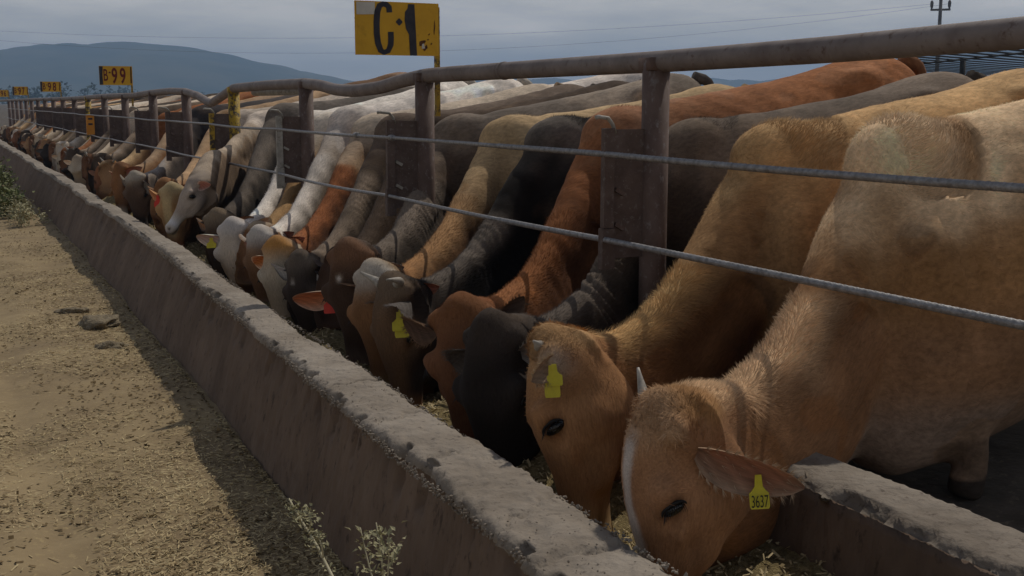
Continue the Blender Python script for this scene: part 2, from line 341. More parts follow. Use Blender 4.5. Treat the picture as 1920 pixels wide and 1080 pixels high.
# loose mortar crumbs along the broken lip of the wall
ico = bmesh.new(); bmesh.ops.create_icosphere(ico, subdivisions=1, radius=1); IV = np.array([v.co for v in ico.verts]); IF = [tuple(v.index for v in f.verts) for f in ico.faces]; ico.free()
cb = MB(); k = 5200
for q in range(k):
    t = 1.6 + 9.5 * rng.random() ** 1.5; xo, xi = np.interp(t, TT, T_OUT), np.interp(t, TT, T_IN); s = rng.choice([0, 0, 0, 1, 2]); zt = .53 + .6 * .012 * math.sin(t * 1.7) + (.0072 if 2.32 < t < 4.15 else 0)
    c = (xo - .010 + rng.normal(0, .004), t, zt - .034 + abs(rng.normal(0, .010)) - .012 * (rng.random() < .3)) if s == 0 else (xi + rng.normal(0, .006), t, zt - .004 + rng.normal(0, .003)) if s == 1 else (rng.uniform(xo, xi), t, zt + .002)
    r = rng.uniform(.0015, .0055) * (.5 if s == 2 else 1); cb.add(IV * r * rng.uniform(.6, 1.4, (1, 3)) * (1 + rng.normal(0, .18, (12, 1))) + np.array(c), IF)
cr_ = cb.obj('mortar_crumbs', M['concrete'], trough); cr_['kind'] = 'stuff'
# straw and manure litter on the road
def litter(name, k, mat, lmin, lmax, w, tmax, seed, bias=1.0):
    y = 3.2 + (tmax - 3.2) * rng.uniform(0, 1, k) ** 1.7
    x = rng.uniform(-.9, 1.30, k); x = np.minimum(x, np.interp(y, TT, T_BASE) - .01)
    cl = SNoise(seed, .9); P = np.stack([x, y, 0 * x], -1); keep = rng.uniform(-1.2, 1.0, k) < cl(P) * 1.5 * bias + .1 - 1.2 * np.exp(-((x - .30) / .12) ** 2) + 1.2 * np.exp(-((x - 1.1) / .2) ** 2)
    x, y = x[keep], y[keep]; z = road_bumps(x, y) + rng.uniform(.001, .010, len(x))
    V, F = flakes(x, y, z, rng.uniform(lmin, lmax, len(x)), rng.uniform(w * .6, w * 1.5, len(x)), .12, 0)
    tag(mesh_obj(name, V, F, mat, smooth=False), kind='stuff')
litter('straw_litter', 78000, M['straw'], .006, .032, .0030, 14, 81)
litter('long_straw_litter', 2500, M['straw'], .02, .055, .004, 12, 85)
litter('manure_litter', 17000, M['chip'], .008, .03, .007, 16, 83)

def clod(x, y, r, sq, seed, label):
    bm = bmesh.new(); bmesh.ops.create_icosphere(bm, subdivisions=4, radius=1)
    V = np.array([v.co for v in bm.verts]); F = [tuple(v.index for v in f.verts) for f in bm.faces]; bm.free()
    n1, n2, n3 = SNoise(seed, .5), SNoise(seed + 1, 1.4), SNoise(seed + 2, 4)
    V = V * (1 + .22 * n1(V) + .13 * n2(V) + .05 * n3(V))[:, None] * np.array(sq) * r
    V[:, 2] = np.maximum(V[:, 2], -.3 * r * sq[2]) + .2 * r * sq[2]
    o = mesh_obj('dung_clod', V + np.array((x, y, 0)), F, M['clod'], None, (x, y, 0))
    return tag(o, label, 'clod', 'clods of dried dung on the road')
clod(.82, 9.32, .085, (1.3, .9, .5), 91, 'dark flat dried clod farthest back of the clods on the road')
clod(.955, 8.76, .13, (1.0, 1.25, .5), 94, 'largest crumbly grey clod lying at the edge of the wall shadow')
clod(.925, 7.84, .075, (1.5, .9, .55), 97, 'small grey clod nearest the viewer at the edge of the wall shadow')

# ------------------------------------------------------------------ fence
fence = empty('feed_fence', (2.63, 10, 0), 'brown pipe fence with top rail, posts and two steel cables above the trough', 'fence')
RAIL = [(.2, 1.85), (2.24, 1.785), (3.0, 1.772), (3.98, 1.765), (5.1, 1.763), (6.2, 1.762), (6.53, 1.760), (6.95, 1.735), (7.3, 1.70), (7.83, 1.682), (8.25, 1.695), (8.6, 1.73), (9.03, 1.75), (10.2, 1.754), (11.5, 1.742), (11.8, 1.70), (12.58, 1.598), (12.75, 1.605), (13.3, 1.68), (13.95, 1.728), (15.0, 1.745), (16.4, 1.733), (18, 1.705), (21, 1.715), (26, 1.69), (36, 1.70), (60, 1.70)]
rt = [p[0] for p in RAIL]; rz = [p[1] for p in RAIL]
ts = np.concatenate([np.arange(.2, 20, .08), np.arange(20, 60, .8)])
for a, b in [(.2, 5.42), (5.42, 9.03), (9.03, 13.95), (13.95, 60)]:
    q = ts[(ts > a) & (ts < b)]; q = np.concatenate([[a], q, [b]])
    zz = np.interp(q, rt, rz); k = np.array([.25, .5, .25]); zs = zz.copy(); zs[1:-1] = np.convolve(zz, k, 'valid')
    mb = MB(); mb.tube([(2.63 + .006 * math.sin(t * 2.1), t, z) for t, z in zip(q, zs)], .0435, 14); mb.obj('top_rail', M['rail'], fence, smooth=True)
for t in (5.42, 1.9, 10.6):
    mb = MB(); z = np.interp(t, rt, rz); mb.tube([(2.63 + .006 * math.sin(t * 2.1), t - .014, z), (2.63 + .006 * math.sin(t * 2.1), t + .014, z)], .0465, 14); mb.obj('rail_weld', M['rail'], fence, smooth=True)
mb = MB(); mb.tube([(2.80, 9.5, 1.70), (2.78, 11.3, 1.70)], .034, 10); mb.obj('spare_pipe', M['pale'], fence, smooth=True)
posts = [1.5 + 2.5 * i for i in range(18)]
posts = [1.52, 4.02, 6.53, 9.03, 11.53, 13.96, 16.3, 18.9] + [18.9 + 2.45 * i for i in range(1, 14)]
for i, t in enumerate(posts):
    zt = float(np.interp(t, rt, rz)); yellow = i in (4,)
    mb = MB(); mb.tube([(2.63, t, 0), (2.63, t, .8), (2.63, t, zt - .005)], .057, 16)
    mb.box((2.63, t, zt - .01), (.11, .10, .05))
    po = mb.obj('post', M['yellowpost'] if i in (4, 9) else M['rust'], fence, smooth=False)
    for pl in po.data.polygons: pl.use_smooth = len(pl.vertices) == 4 and abs(pl.normal.z) < .3 and pl.index < 40
    if t > 34: continue
    pm = M['yellowpost'] if yellow else M['plate']
    # welded plate reaching forward to an upright bar that carries the cables
    mb = MB(); mb.box((2.495, t, 1.235), (.175, .012, .52)); mb.obj('bracket_plate', pm if not yellow else M['plate'], po)
    mb = MB(); mb.box((2.405, t - .004, 1.30), (.046, .030, .40)); mb.obj('bracket_bar', M['pale'] if i in (3,) else pm, po); mb = MB(); mb.box((2.404, t - .004, 1.015), (.058, .034, .165)); mb.obj('bracket_foot', M['pale'] if i in (3,) else pm, po)
    if t < 20:
        for zz in (1.245, 1.105):
            mb = MB(); mb.box((2.455, t - .012, zz), (.045, .022, .016), Matrix.Rotation(.5, 3, 'Y')); mb.obj('cable_tab', M['pale'] if i in (2, 3) else M['rust'], po)
        mb = MB(); s = random.uniform(-.3, .3)
        mb.tube([(2.44, t, 1.48), (2.425, t - .005, 1.515), (2.40, t - .01, 1.54), (2.34, t - .02 + s * .1, 1.546), (2.325, t - .02 + s * .1, 1.543)], .0085, 8); mb.obj('hook', M['pale'], po, smooth=True)
# cables: twisted rope close to the viewer, plain round farther off
def cable(z0, sag, seed):
    br = [.0] + posts
    def zc(t):
        i = max(j for j in range(len(br)) if br[j] <= t); a = br[i]; b = br[i + 1] if i + 1 < len(br) else a + 2.5
        u = (t - a) / (b - a); return z0 - sag * ((i * 37 + seed) % 5) / 4 * 4 * u * (1 - u)
    mb = MB(); tsn = np.arange(.8, 5.0, .006); seg = 18; V = []; F = []
    for i, t in enumerate(tsn):
        for k in range(seg):
            a = 2 * math.pi * k / seg; r = .0098 + .0030 * abs(math.cos(3 * (a + t * 42)))
            V.append((2.388 + r * math.cos(a), t, zc(t) + r * math.sin(a)))
    for i in range(len(tsn) - 1):
        for k in range(seg): F.append((i * seg + k, i * seg + (k + 1) % seg, (i + 1) * seg + (k + 1) % seg, (i + 1) * seg + k))
    mb.add(V, F); mb.tube([(2.388, t, zc(t)) for t in np.arange(4.99, 50, .12)], .0105, 10)
    mb.obj('cable', M['cable'], fence, smooth=True)
cable(1.398, .012, 1); cable(1.054, .016, 3)
for t in (7.09, 6.45):
    mb = MB(); mb.tube([(2.388, t - .03, 1.398), (2.388, t + .03, 1.398)], .0175, 10); mb.obj('cable_clamp', M['cable'], fence, smooth=True)

# ------------------------------------------------------------------ pen number signs
def text_mesh(body, h, w, mat, name, parent, loc, bold=0.0):
    cu = bpy.data.curves.new(name + '_c', 'FONT'); cu.body = body; cu.size = 1; cu.extrude = .004; cu.offset = bold
    ob = bpy.data.objects.new(name + '_c', cu); COL.objects.link(ob); bpy.context.view_layer.update()
    me = bpy.data.meshes.new_from_object(ob.evaluated_get(bpy.context.evaluated_depsgraph_get())); bpy.data.objects.remove(ob)
    V = np.array([v.co for v in me.vertices]); mn, mxv = V.min(0), V.max(0)
    V = (V - mn) / (mxv - mn + 1e-9)
    W3 = np.stack([loc[0] + V[:, 0] * w, loc[1] - V[:, 2] * .002, loc[2] + V[:, 1] * h], -1)
    F = [tuple(p.vertices) for p in me.polygons]; bpy.data.meshes.remove(me)
    return mesh_obj(name, W3, F, mat, parent, smooth=False)
def prism(pts, y0, y1):
    n = len(pts); V = [(x, y0, z) for x, z in pts] + [(x, y1, z) for x, z in pts]
    return V, [tuple(range(n)), tuple(range(2 * n - 1, n - 1, -1))] + [(i, n + i, n + (i + 1) % n, (i + 1) % n) for i in range(n)]
def stroke(path, w):
    """ribbon polygon of width w round a centre line in the sign plane"""
    P = np.array(path, float); T = np.gradient(P, axis=0); T /= np.linalg.norm(T, axis=1)[:, None]; N = np.stack([-T[:, 1], T[:, 0]], -1)
    Wd = np.array(w if hasattr(w, '__len__') else [w] * len(P))[:, None] / 2
    return P + N * Wd, P - N * Wd
def add_ribbon(mb, path, w, y):
    A, B = stroke(path, w); n = len(A)
    V = [(a[0], y, a[1]) for a in A] + [(b[0], y, b[1]) for b in B]; mb.add(V, [(i, i + 1, n + i + 1, n + i) for i in range(n - 1)])
def sign(t, x0, x1, z0, z1, text, label):
    s = empty('pen_sign', (2.75, t, 1.52), label, 'sign', 'pen number signs above the fence')
    mb = MB(); mb.box(((x0 + x1) / 2, t, (z0 + z1) / 2), (x1 - x0, .004, z1 - z0)); mb.obj('sign_board', M['signyellow'], s)
    mb = MB(); mb.box((2.757, t + .022, (z1 - .02 + 1.52) / 2), (.026, .032, z1 - .02 - 1.52)); mb.obj('sign_pole', M['yellowpost'], s)
    mb = MB(); mb.box((2.708, t + .022, float(np.interp(t, rt, rz)) - .005), (.074, .03, .03)); mb.obj('clamp', M['rust'], s)
    y = t - .0045; w, h = x1 - x0, z1 - z0; U = lambda u, v: (x0 + u * w, z0 + v * h)
    if text == 'C-1':
        mb = MB()
        pa = [U(.405, .80), U(.40, .90), U(.37, .945), U(.33, .955), U(.29, .92), U(.262, .80), U(.252, .6), U(.252, .4), U(.265, .22), U(.295, .09), U(.335, .05), U(.385, .085), U(.415, .2), U(.42, .32), U(.418, .44)]
        add_ribbon(mb, pa, [.036, .036, .034, .03, .034, .038, .038, .038, .038, .036, .03, .032, .036, .036, .036], y); mb.obj('letter', M['signblack'], s)
        mb = MB(); mb.add([(U(a, b)[0], y, U(a, b)[1]) for a, b in [(.63, .97), (.705, .97), (.73, .0), (.645, .0), (.635, .40), (.60, .50), (.585, .66), (.59, .82), (.62, .88)]], [tuple(range(9))]); mb.obj('numeral', M['signblack'], s)
        mb = MB(); cx, cz = U(.52, .63); mb.add([(cx + .019 * math.cos(a) * (1 + .15 * math.cos(4 * a)), y, cz + .019 * math.sin(a) * (1 + .15 * math.cos(4 * a))) for a in np.linspace(0, 6.28, 17)[:-1]], [tuple(range(16))]); mb.obj('dot', M['signblack'], s)
        mb = MB(); mb.add([(U(a, b)[0], y, U(a, b)[1]) for a, b in [(.02, .98), (.235, .98), (.235, .76), (.12, .75), (.02, .745)]], [tuple(range(5))]); mb.obj('bare_patch', M['signwhite'], s)
        mb = MB()
        for cu_, cv_, ra, rb in [(.79, .24, .05, .07), (.835, .155, .03, .05), (.88, .41, .012, .02), (.865, .31, .015, .012), (.905, .23, .012, .025), (.945, .55, .01, .12)]:
            cx, cz = U(cu_, cv_); q = len(mb.V)
            mb.add([(cx + ra * w * .8 * math.cos(a) * (1 + .3 * math.sin(3 * a + cu_ * 50)), y - .0004 * (q % 3), cz + rb * h * math.sin(a + .6) * (1 + .25 * math.cos(2 * a + cv_ * 30))) for a in np.linspace(0, 6.28, 15)[:-1]], [tuple(range(14))])
        mb.obj('rust_stain', M['rustspot'], s)
        mb = MB(); cx, cz = U(.805, .20); mb.add([(cx - .01, y - .002, cz - .02), (cx + .012, y - .002, cz - .018), (cx + .004, y - .002, cz + .012), (cx - .008, y - .002, cz + .006)], [(0, 1, 2, 3)]); mb.obj('paint_chip', M['signwhite'], s)
    else:
        mb = MB(); mb.add([(U(a, b)[0], y + .001, U(a, b)[1]) for a, b in [(0.005, .01), (.11, .02), (.10, .5), (.12, .98), (.005, .985)]], [tuple(range(5))]); mb.obj('dark_edge', M['signblack'], s)
        text_mesh(text[0], h * .62, w * .13, M['signred'], 'letter', s, (U(.13, 0)[0], y, U(0, .22)[1]), .01)
        text_mesh('-', h * .08, w * .06, M['signred'], 'dash', s, (U(.285, 0)[0], y, U(0, .62)[1]))
        for q, ch in enumerate(text[2:]):
            text_mesh(ch, h * .84, w * .17, M['signred'], 'numeral', s, (U(.37 + q * .25, 0)[0], y, U(0, .07)[1]), .02)
        mb = MB(); mb.add([(U(a, b)[0], y, U(a, b)[1]) for a, b in [(.93, .1), (.975, .1), (.98, .97), (.94, .97)]], [(0, 1, 2, 3)]); mb.obj('rust_stain', M['rustspot'], s)
    return s
sign(6.613, 2.230, 2.760, 1.880, 2.190, 'C-1', 'large yellow pen sign reading C-1 with rust stain and bare white corner')
sign(18.96, 2.280, 2.770, 1.872, 2.160, 'B-99', 'yellow pen sign reading B-99 standing in front of the blue hill')
sign(30.44, 2.295, 2.75, 1.868, 2.11, 'B-98', 'small far yellow sign reading B-98 left of the B-99 sign')
sign(41.7, 2.29, 2.76, 1.85, 2.13, 'B-97', 'tiny yellow sign second from the left edge of the photo')
sign(53.0, 2.29, 2.76, 1.85, 2.13, 'B-96', 'tiny yellow sign at the left edge of the photo')
sb = empty('warning_box', (2.37, 21.5, 1.05), 'small orange metal box hung on a yellow fence post far down the fence', 'box')
mb = MB(); mb.box((2.37, 21.28, 1.225), (.13, .05, .33)); mb.obj('box_body', M['orangebox'], sb)
for zz in (1.33, 1.24):
    mb = MB(); mb.box((2.37, 21.25, zz), (.07, .006, .03)); mb.obj('print_mark', M['signblack'], sb)

# ------------------------------------------------------------------ cattle
def nrm(v): v = np.asarray(v, float); return v / (np.linalg.norm(v) + 1e-12)
RS = 22
TH = np.linspace(0, 2 * np.pi, RS, endpoint=False)
def loft(mb, C, UP, SIDE, hh, ww, top_narrow=0.0, bot_narrow=0.0, pw=.92, taper=0.0):
    """rings at centres C with half heights hh along UP and half widths ww along SIDE"""
    n = len(C); V = []
    for i in range(n):
        s, c = np.sin(TH), np.cos(TH)
        w = ww[i] * np.sign(c) * np.abs(c) ** pw * (1 - top_narrow * np.clip(s, 0, 1) ** 2 - bot_narrow * np.clip(-s, 0, 1) ** 2) * (1 - (taper[i] if hasattr(taper, '__len__') else taper) * (s + 1) / 2)
        V.append(C[i] + np.outer(s * hh[i], UP[i]) + np.outer(w, SIDE[i]))
    V = np.concatenate(V); F = []
    for i in range(n - 1):
        for k in range(RS):
            k2 = (k + 1) % RS; F.append((i * RS + k, i * RS + k2, (i + 1) * RS + k2, (i + 1) * RS + k))
    F.append(tuple(range(RS - 1, -1, -1))); F.append(tuple((n - 1) * RS + k for k in range(RS)))
    mb.add(V, F)
def tube_loft(mb, pts, ra, rb, side):
    pts = np.asarray(pts, float); T = np.gradient(pts, axis=0); T /= np.linalg.norm(T, axis=1)[:, None]
    SD = np.array([nrm(side - t * np.dot(side, t)) for t in T]); UP = np.cross(T, SD)
    loft(mb, pts, UP, SD, ra, rb)
def ellipsoid(mb, c, r, rot=None):
    V = []; F = []; m, n = 10, 14
    for i in range(m + 1):
        p = math.pi * i / m
        for j in range(n):
            a = 2 * math.pi * j / n; V.append((r[0] * math.sin(p) * math.cos(a), r[1] * math.sin(p) * math.sin(a), r[2] * math.cos(p)))
    V = np.array(V)
    if rot is not None: V = V @ np.asarray(rot).T
    V = V + np.asarray(c)
    for i in range(m):
        for j in range(n): F.append((i * n + j, (i + 1) * n + j, (i + 1) * n + (j + 1) % n, i * n + (j + 1) % n))
    mb.add(V, F)
def spline(P, n):
    P = np.asarray(P, float); k = len(P); t = np.linspace(0, k - 1, n); out = []
    Q = np.vstack([2 * P[0] - P[1], P, 2 * P[-1] - P[-2]])
    for u in t:
        i = min(int(u), k - 2); f = u - i; a, b, c, d = Q[i], Q[i + 1], Q[i + 2], Q[i + 3]
        out.append(.5 * ((2 * b) + (-a + c) * f + (2 * a - 5 * b + 4 * c - d) * f * f + (-a + 3 * b - 3 * c + d) * f ** 3))
    return np.array(out)

def cow_geometry(tW, tR, P, a, phi, voxel, xR=4.72, zW=1.50, zR=1.80, hump=.05, hl=.56, crest=None, fat=1.0, roll=0.0, neck_t=None, wrinkle=0.0, seed=0, deep=.04, jaw=1.0):
    """one continuous body: torso, neck, head and legs joined by a voxel remesh, then smoothed"""
    P = np.array(P, float); a = nrm(a)
    n0 = np.array([-math.cos(phi), -math.sin(phi), 0.0]); nf = nrm(n0 - a * np.dot(n0, a)); lf = np.cross(nf, a)
    if roll:
        c_, s_ = math.cos(roll), math.sin(roll); nf, lf = nf * c_ + lf * s_, lf * c_ - nf * s_
    S0 = np.array([2.92, tW, 0]); S1 = np.array([xR, tR, 0]); ax = nrm(S1 - S0); lat = np.array([ax[1], -ax[0], 0])   # lat: cow's left, towards the viewer
    Ln = np.linalg.norm(S1 - S0); mb = MB()
    g0, g1 = float(pen_z(2.95)), float(pen_z(xR))
    # torso -------------------------------------------------
    st = [(-.07, 1.16, .74, .11), (-.03, 1.28, .52, .19), (.03, 1.38, .40, .245), (.10, 1.445, .34, .285), (.19, 1.475, .34, .325), (.30, 1.47, .39, .365), (.42, 1.475, .43, .40), (.55, 1.48, .47, .415), (.67, 1.495, .53, .41), (.78, 1.52, .62, .38), (.87, 1.525, .74, .34), (.94, 1.50, .85, .285), (1.0, 1.43, .95, .21), (1.035, 1.33, 1.03, .12)]
    u0 = np.array([s[0] for s in st]); uu = np.linspace(u0[0], u0[-1], 34)
    zt, zb, wd = [np.interp(uu, u0, [s[q] for s in st]) for q in (1, 2, 3)]
    slope = np.interp(uu, [0, 1], [zW - 1.475, zR - 1.525])
    zt = zt + slope; zb = zb + np.interp(uu, [0, 1], [g0 + .0, g1 - .02]) - deep; wd = wd * fat
    C = np.array([S0 + ax * Ln * u + np.array([0, 0, (t_ + b_) / 2]) for u, t_, b_ in zip(uu, zt, zb)])
    UPt = np.tile([0, 0, 1.0], (len(uu), 1)); SDt = np.tile(lat, (len(uu), 1))
    loft(mb, C, UPt, SDt, (zt - zb) / 2, wd * 1.13, .22, .22, .80, .26)
    torso = (C, UPt, SDt, (zt - zb) / 2, wd)
    # hump over the withers, shoulder blades, haunches, hip bones
    if hump: ellipsoid(mb, S0 + ax * .17 + np.array([0, 0, zW - .13]), (.26, .13, .12 + hump), np.stack([ax, lat, [0, 0, 1]], 1))
    for s in (-1, 1):
        R_ = np.stack([nrm(ax * .45 + np.array([0, 0, -1.])), lat, nrm(ax + np.array([0, 0, .45]))], 1)
        ellipsoid(mb, S0 + ax * .22 + lat * s * .17 * fat + np.array([0, 0, zW - .58]), (.34, .12, .20), R_)
        ellipsoid(mb, S0 + ax * (Ln - .28) + lat * s * .19 * fat + np.array([0, 0, zR - .66]), (.26, .17, .36), np.stack([ax, lat, [0, 0, 1]], 1))
        ellipsoid(mb, S0 + ax * (Ln - .42) + lat * s * .16 * fat + np.array([0, 0, zR - .18]), (.14, .06, .07), np.stack([ax, lat, [0, 0, 1]], 1))
    # legs ---------------------------------------------------
    for s in (-1, 1):
        b = S0 + ax * .42 + lat * s * .20; gz = float(pen_z(b[0]))
        pts = [b + ax * .05 + [0, 0, .95 + gz * .5], b + ax * .0 + [0, 0, .72 + gz * .5], b - ax * .02 + [0, 0, .56 + gz], b - ax * .01 + [0, 0, .40 + gz], b + [0, 0, .24 + gz], b + ax * .0 + [0, 0, .13 + gz], b - ax * .03 + [0, 0, .06 + gz], b - ax * .05 + [0, 0, gz - .005]]
        tube_loft(mb, pts, [.18, .17, .135, .09, .055, .058, .066, .072], [.12, .115, .098, .075, .05, .054, .06, .064], lat)
        b = S0 + ax * (Ln - .22) + lat * s * .20; gz = float(pen_z(b[0]))
        pts = [b + [0, 0, 1.15 + gz], b - ax * .06 + [0, 0, .90 + gz], b + ax * .05 + [0, 0, .70 + gz], b + ax * .16 + [0, 0, .54 + gz], b + ax * .13 + [0, 0, .36 + gz], b + ax * .10 + [0, 0, .16 + gz], b + ax * .06 + [0, 0, .07 + gz], b + ax * .02 + [0, 0, gz - .005]]
        tube_loft(mb, pts, [.24, .20, .13, .075, .05, .052, .064, .07], [.13, .13, .095, .055, .045, .05, .058, .062], lat)
    # neck ---------------------------------------------------
    if crest is None: crest = [(2.82, 1.31), (2.63, 1.12), (2.45, .955), (2.28, .84), (2.08, .785), (1.92, .79)]
    H0 = P + a * .11 - nf * .135           # back of the head, neck centre line ends here
    xa, xb = S0[0], P[0]; dzP = P[2] - .80
    CR = [S0 + ax * .06 + np.array([0, 0, zW - .03])]
    for x, z in crest:
        f = (xa - x) / (xa - xb); t = tW + (P[1] - tW) * (f if neck_t is None else f ** neck_t)
        CR.append(np.array([x, t, z + dzP * f + (zW - 1.5) * (1 - f)]))
    CR.append(P + a * .03 - nf * .02)
    CR = spline(CR, 20); T = np.gradient(CR, axis=0); T /= np.linalg.norm(T, axis=1)[:, None]
    f = np.linspace(0, 1, 20)
    hh = np.interp(f, [0, .2, .45, .7, .88, 1], [.42, .40, .345, .285, .23, .195]); ww = np.interp(f, [0, .2, .45, .7, .88, 1], [.215, .175, .135, .122, .128, .135]) * (.5 + .5 * fat)
    UPn = np.array([nrm(np.array([0, 0, 1.]) - t * t[2]) for t in T]); SDn = np.cross(T, UPn); SDn = np.array([nrm(s) for s in SDn])
    SDn = np.where((SDn @ lat)[:, None] < 0, -SDn, SDn)
    Cn = CR - UPn * hh[:, None]
    k = 4                                   # bend the last rings into the head
    for i in range(20 - k, 20):
        q = (i - (20 - k) + 1) / k; Cn[i] = Cn[i] * (1 - q * .75) + H0 * q * .75
    loft(mb, Cn, UPn, SDn, hh, ww * 1.18, .10, .30, .42, np.interp(f, [0, .6, .85, 1], [.46, .44, .25, .1]))
    # dewlap
    lo = Cn - UPn * (hh * 1.02)[:, None]
    loft(mb, lo[1:17], UPn[1:17], SDn[1:17], np.interp(f[1:17], [0, .3, .7, .95], [.11, .12, .07, .03]), np.interp(f[1:17], [0, 1], [.05, .028]))
    # head ---------------------------------------------------
    hs = hl / .56
    prof = [(-.04, -.035, -.09, .046), (.0, .0, -.125, .070), (.06, .020, -.150, .079), (.12, .030, -.168, .083), (.20, .036, -.190, .089), (.27, .037, -.202, .101), (.33, .034, -.206, .108), (.40, .024, -.200, .098), (.48, .008, -.178, .082), (.58, -.010, -.150, .070), (.70, -.023, -.129, .062), (.80, -.028, -.128, .068), (.88, -.026, -.136, .080), (.95, -.033, -.136, .081), (1.0, -.046, -.127, .064), (1.02, -.068, -.102, .036)]
    pu = np.array([p[0] for p in prof]); hu = np.linspace(pu[0], pu[-1], 30)
    ht, hb_, hw = [np.interp(hu, pu, [p[q] for p in prof]) * hs for q in (1, 2, 3)]; hw = hw * 1.08
    hb_ = hb_ * (1 + (jaw - 1) * np.interp(hu, [0, .15, .3, .5, .8, 1], [.5, .9, 1, .9, .45, .3]))
    Ch = np.array([P + a * hl * u + nf * (t_ + b_) / 2 for u, t_, b_ in zip(hu, ht, hb_)])
    UPh = np.tile(nf, (30, 1)); SDh = np.tile(lf, (30, 1))
    loft(mb, Ch, UPh, SDh, (ht - hb_) / 2, hw, .06, .34, .62)
    for s in (-1, 1):
        ellipsoid(mb, P + a * hl * .315 + lf * s * .098 * hs - nf * .030 * hs, (.048 * hs, .030 * hs, .036 * hs), np.stack([a, lf, nf], 1))      # brow and eye socket
        ellipsoid(mb, P + a * hl * .43 + lf * s * .060 * hs - nf * .125 * hs, (.13 * hs, .030 * hs, .066 * hs), np.stack([a, lf, nf], 1))     # cheek
        ellipsoid(mb, P + a * hl * .93 + lf * s * .042 * hs - nf * .045 * hs, (.035 * hs, .028 * hs, .028 * hs), np.stack([a, lf, nf], 1))     # nostril wing
        ellipsoid(mb, P + a * hl * .05 + lf * s * .085 * hs - nf * .045 * hs, (.045, .045, .04), np.stack([a, lf, nf], 1))                     # ear root
    ellipsoid(mb, P + a * .005 * hs - nf * .035 * hs, (.065 * hs, .062 * hs, .058 * hs), np.stack([a, lf, nf], 1))                                                        # poll
    # remesh into one skin
    me = bpy.data.meshes.new('tmp'); me.from_pydata(mb.V, [], mb.F); ob = bpy.data.objects.new('tmp', me); COL.objects.link(ob)
    md = ob.modifiers.new('r', 'REMESH'); md.mode = 'VOXEL'; md.voxel_size = voxel; md.adaptivity = 0
    me2 = bpy.data.meshes.new_from_object(ob.evaluated_get(bpy.context.evaluated_depsgraph_get())); bpy.data.objects.remove(ob); bpy.data.meshes.remove(me)
    nv = len(me2.vertices); V = np.empty(nv * 3); me2.vertices.foreach_get('co', V); V = V.reshape(-1, 3)
    E = np.empty(len(me2.edges) * 2, dtype=np.int32); me2.edges.foreach_get('vertices', E); E = E.reshape(-1, 2)
    deg = np.bincount(E.ravel(), minlength=nv).astype(float)[:, None]
    def relax(V, it, w=.6):
        for q in range(it):
            S = np.zeros_like(V)
            for c in range(3): S[:, c] = np.bincount(E[:, 0], V[E[:, 1], c], nv) + np.bincount(E[:, 1], V[E[:, 0], c], nv)
            V = V * (1 - w) + w * S / np.maximum(deg, 1)
        return V
    dh = np.min(np.linalg.norm(V[:, None, :] - Ch[None, 9::3, :], axis=2), axis=1)
    itn = int(round(.26 / voxel)); Vs = relax(V, max(3, itn)); Vh = relax(V, max(2, itn // 7))
    kh = smoothstep(.16, .30, dh)[:, None]; V = Vh * (1 - kh) + Vs * kh
    # fold every vertex onto the body frames: torso 0, neck 1, head 2
    fr = [torso, (Cn, UPn, SDn, hh, ww), (Ch, UPh, SDh, (ht - hb_) / 2, hw)]
    AC = np.concatenate([q[0] for q in fr]); AU = np.concatenate([q[1] for q in fr]); AS = np.concatenate([q[2] for q in fr]); AH = np.concatenate([q[3] for q in fr]); AW = np.concatenate([q[4] for q in fr])
    seg = np.concatenate([np.full(len(q[0]), i) for i, q in enumerate(fr)]); nt_, nn_ = len(torso[0]), 20
    sarc = np.concatenate([uu * Ln + 1.2, 1.2 - np.cumsum(np.r_[0, np.linalg.norm(np.diff(Cn, axis=0), axis=1)]), -hu * hl])
    Tg = np.concatenate([np.tile(ax, (nt_, 1)), -T, np.tile(-a, (30, 1))])          # grain of the coat runs from nose to tail
    best = np.empty(nv, dtype=np.int64); 
    for b0 in range(0, nv, 8000):
        d = np.linalg.norm(V[b0:b0 + 8000, None, :] - AC[None], axis=2) / (.25 * AH + .25 * AW + .02)[None]
        best[b0:b0 + 8000] = np.argmin(d, axis=1)
    D = V - AC[best]; up = np.einsum('ij,ij->i', D, AU[best]) / AH[best]; sd = np.einsum('ij,ij->i', D, AS[best]) / AW[best]
    al = np.einsum('ij,ij->i', D, Tg[best])
    s = sarc[best] + al
    HD = V - P; hua = HD @ a / hl; hun = HD @ nf / hs; hul = HD @ lf / hs
    # normals
    me2.vertices.foreach_set('co', V.ravel()); me2.update(); Nn = np.empty(nv * 3); me2.vertices.foreach_get('normal', Nn); Nn = Nn.reshape(-1, 3)
    # folds, muscle and unevenness
    hf = hl / .56; disp = .0045 * SNoise(seed + 5, 2.2)(V) * (seg[best] < 2) + .0016 * SNoise(seed + 6, 9)(V)
    if wrinkle:
        wk = smoothstep(.02, .12, s * (seg[best] == 1)) * (1 - smoothstep(.35, .62, s)) * (seg[best] == 1) * smoothstep(-.5, .2, up)
        disp += wrinkle * wk * np.sin(s * 105 + 3.5 * SNoise(seed + 9, 4)(V) + up * 2.5)
    bx = (V - S0) @ ax; bz = V[:, 2] - np.interp(bx, [0, Ln], [zW, zR]); bl = np.abs((V - S0) @ lat); sdm = smoothstep(.12, .22, bl) * (seg[best] == 0)
    disp += .013 * np.exp(-((bx - .16 - .38 * (-bz - .12)) / .045) ** 2) * smoothstep(-.75, -.45, bz) * smoothstep(-.02, -.14, bz) * sdm          # spine of the shoulder blade
    disp -= .014 * np.exp(-((bx - .46) / .09) ** 2) * smoothstep(-.65, -.3, bz) * smoothstep(-.05, -.2, bz) * sdm                                # hollow behind the shoulder
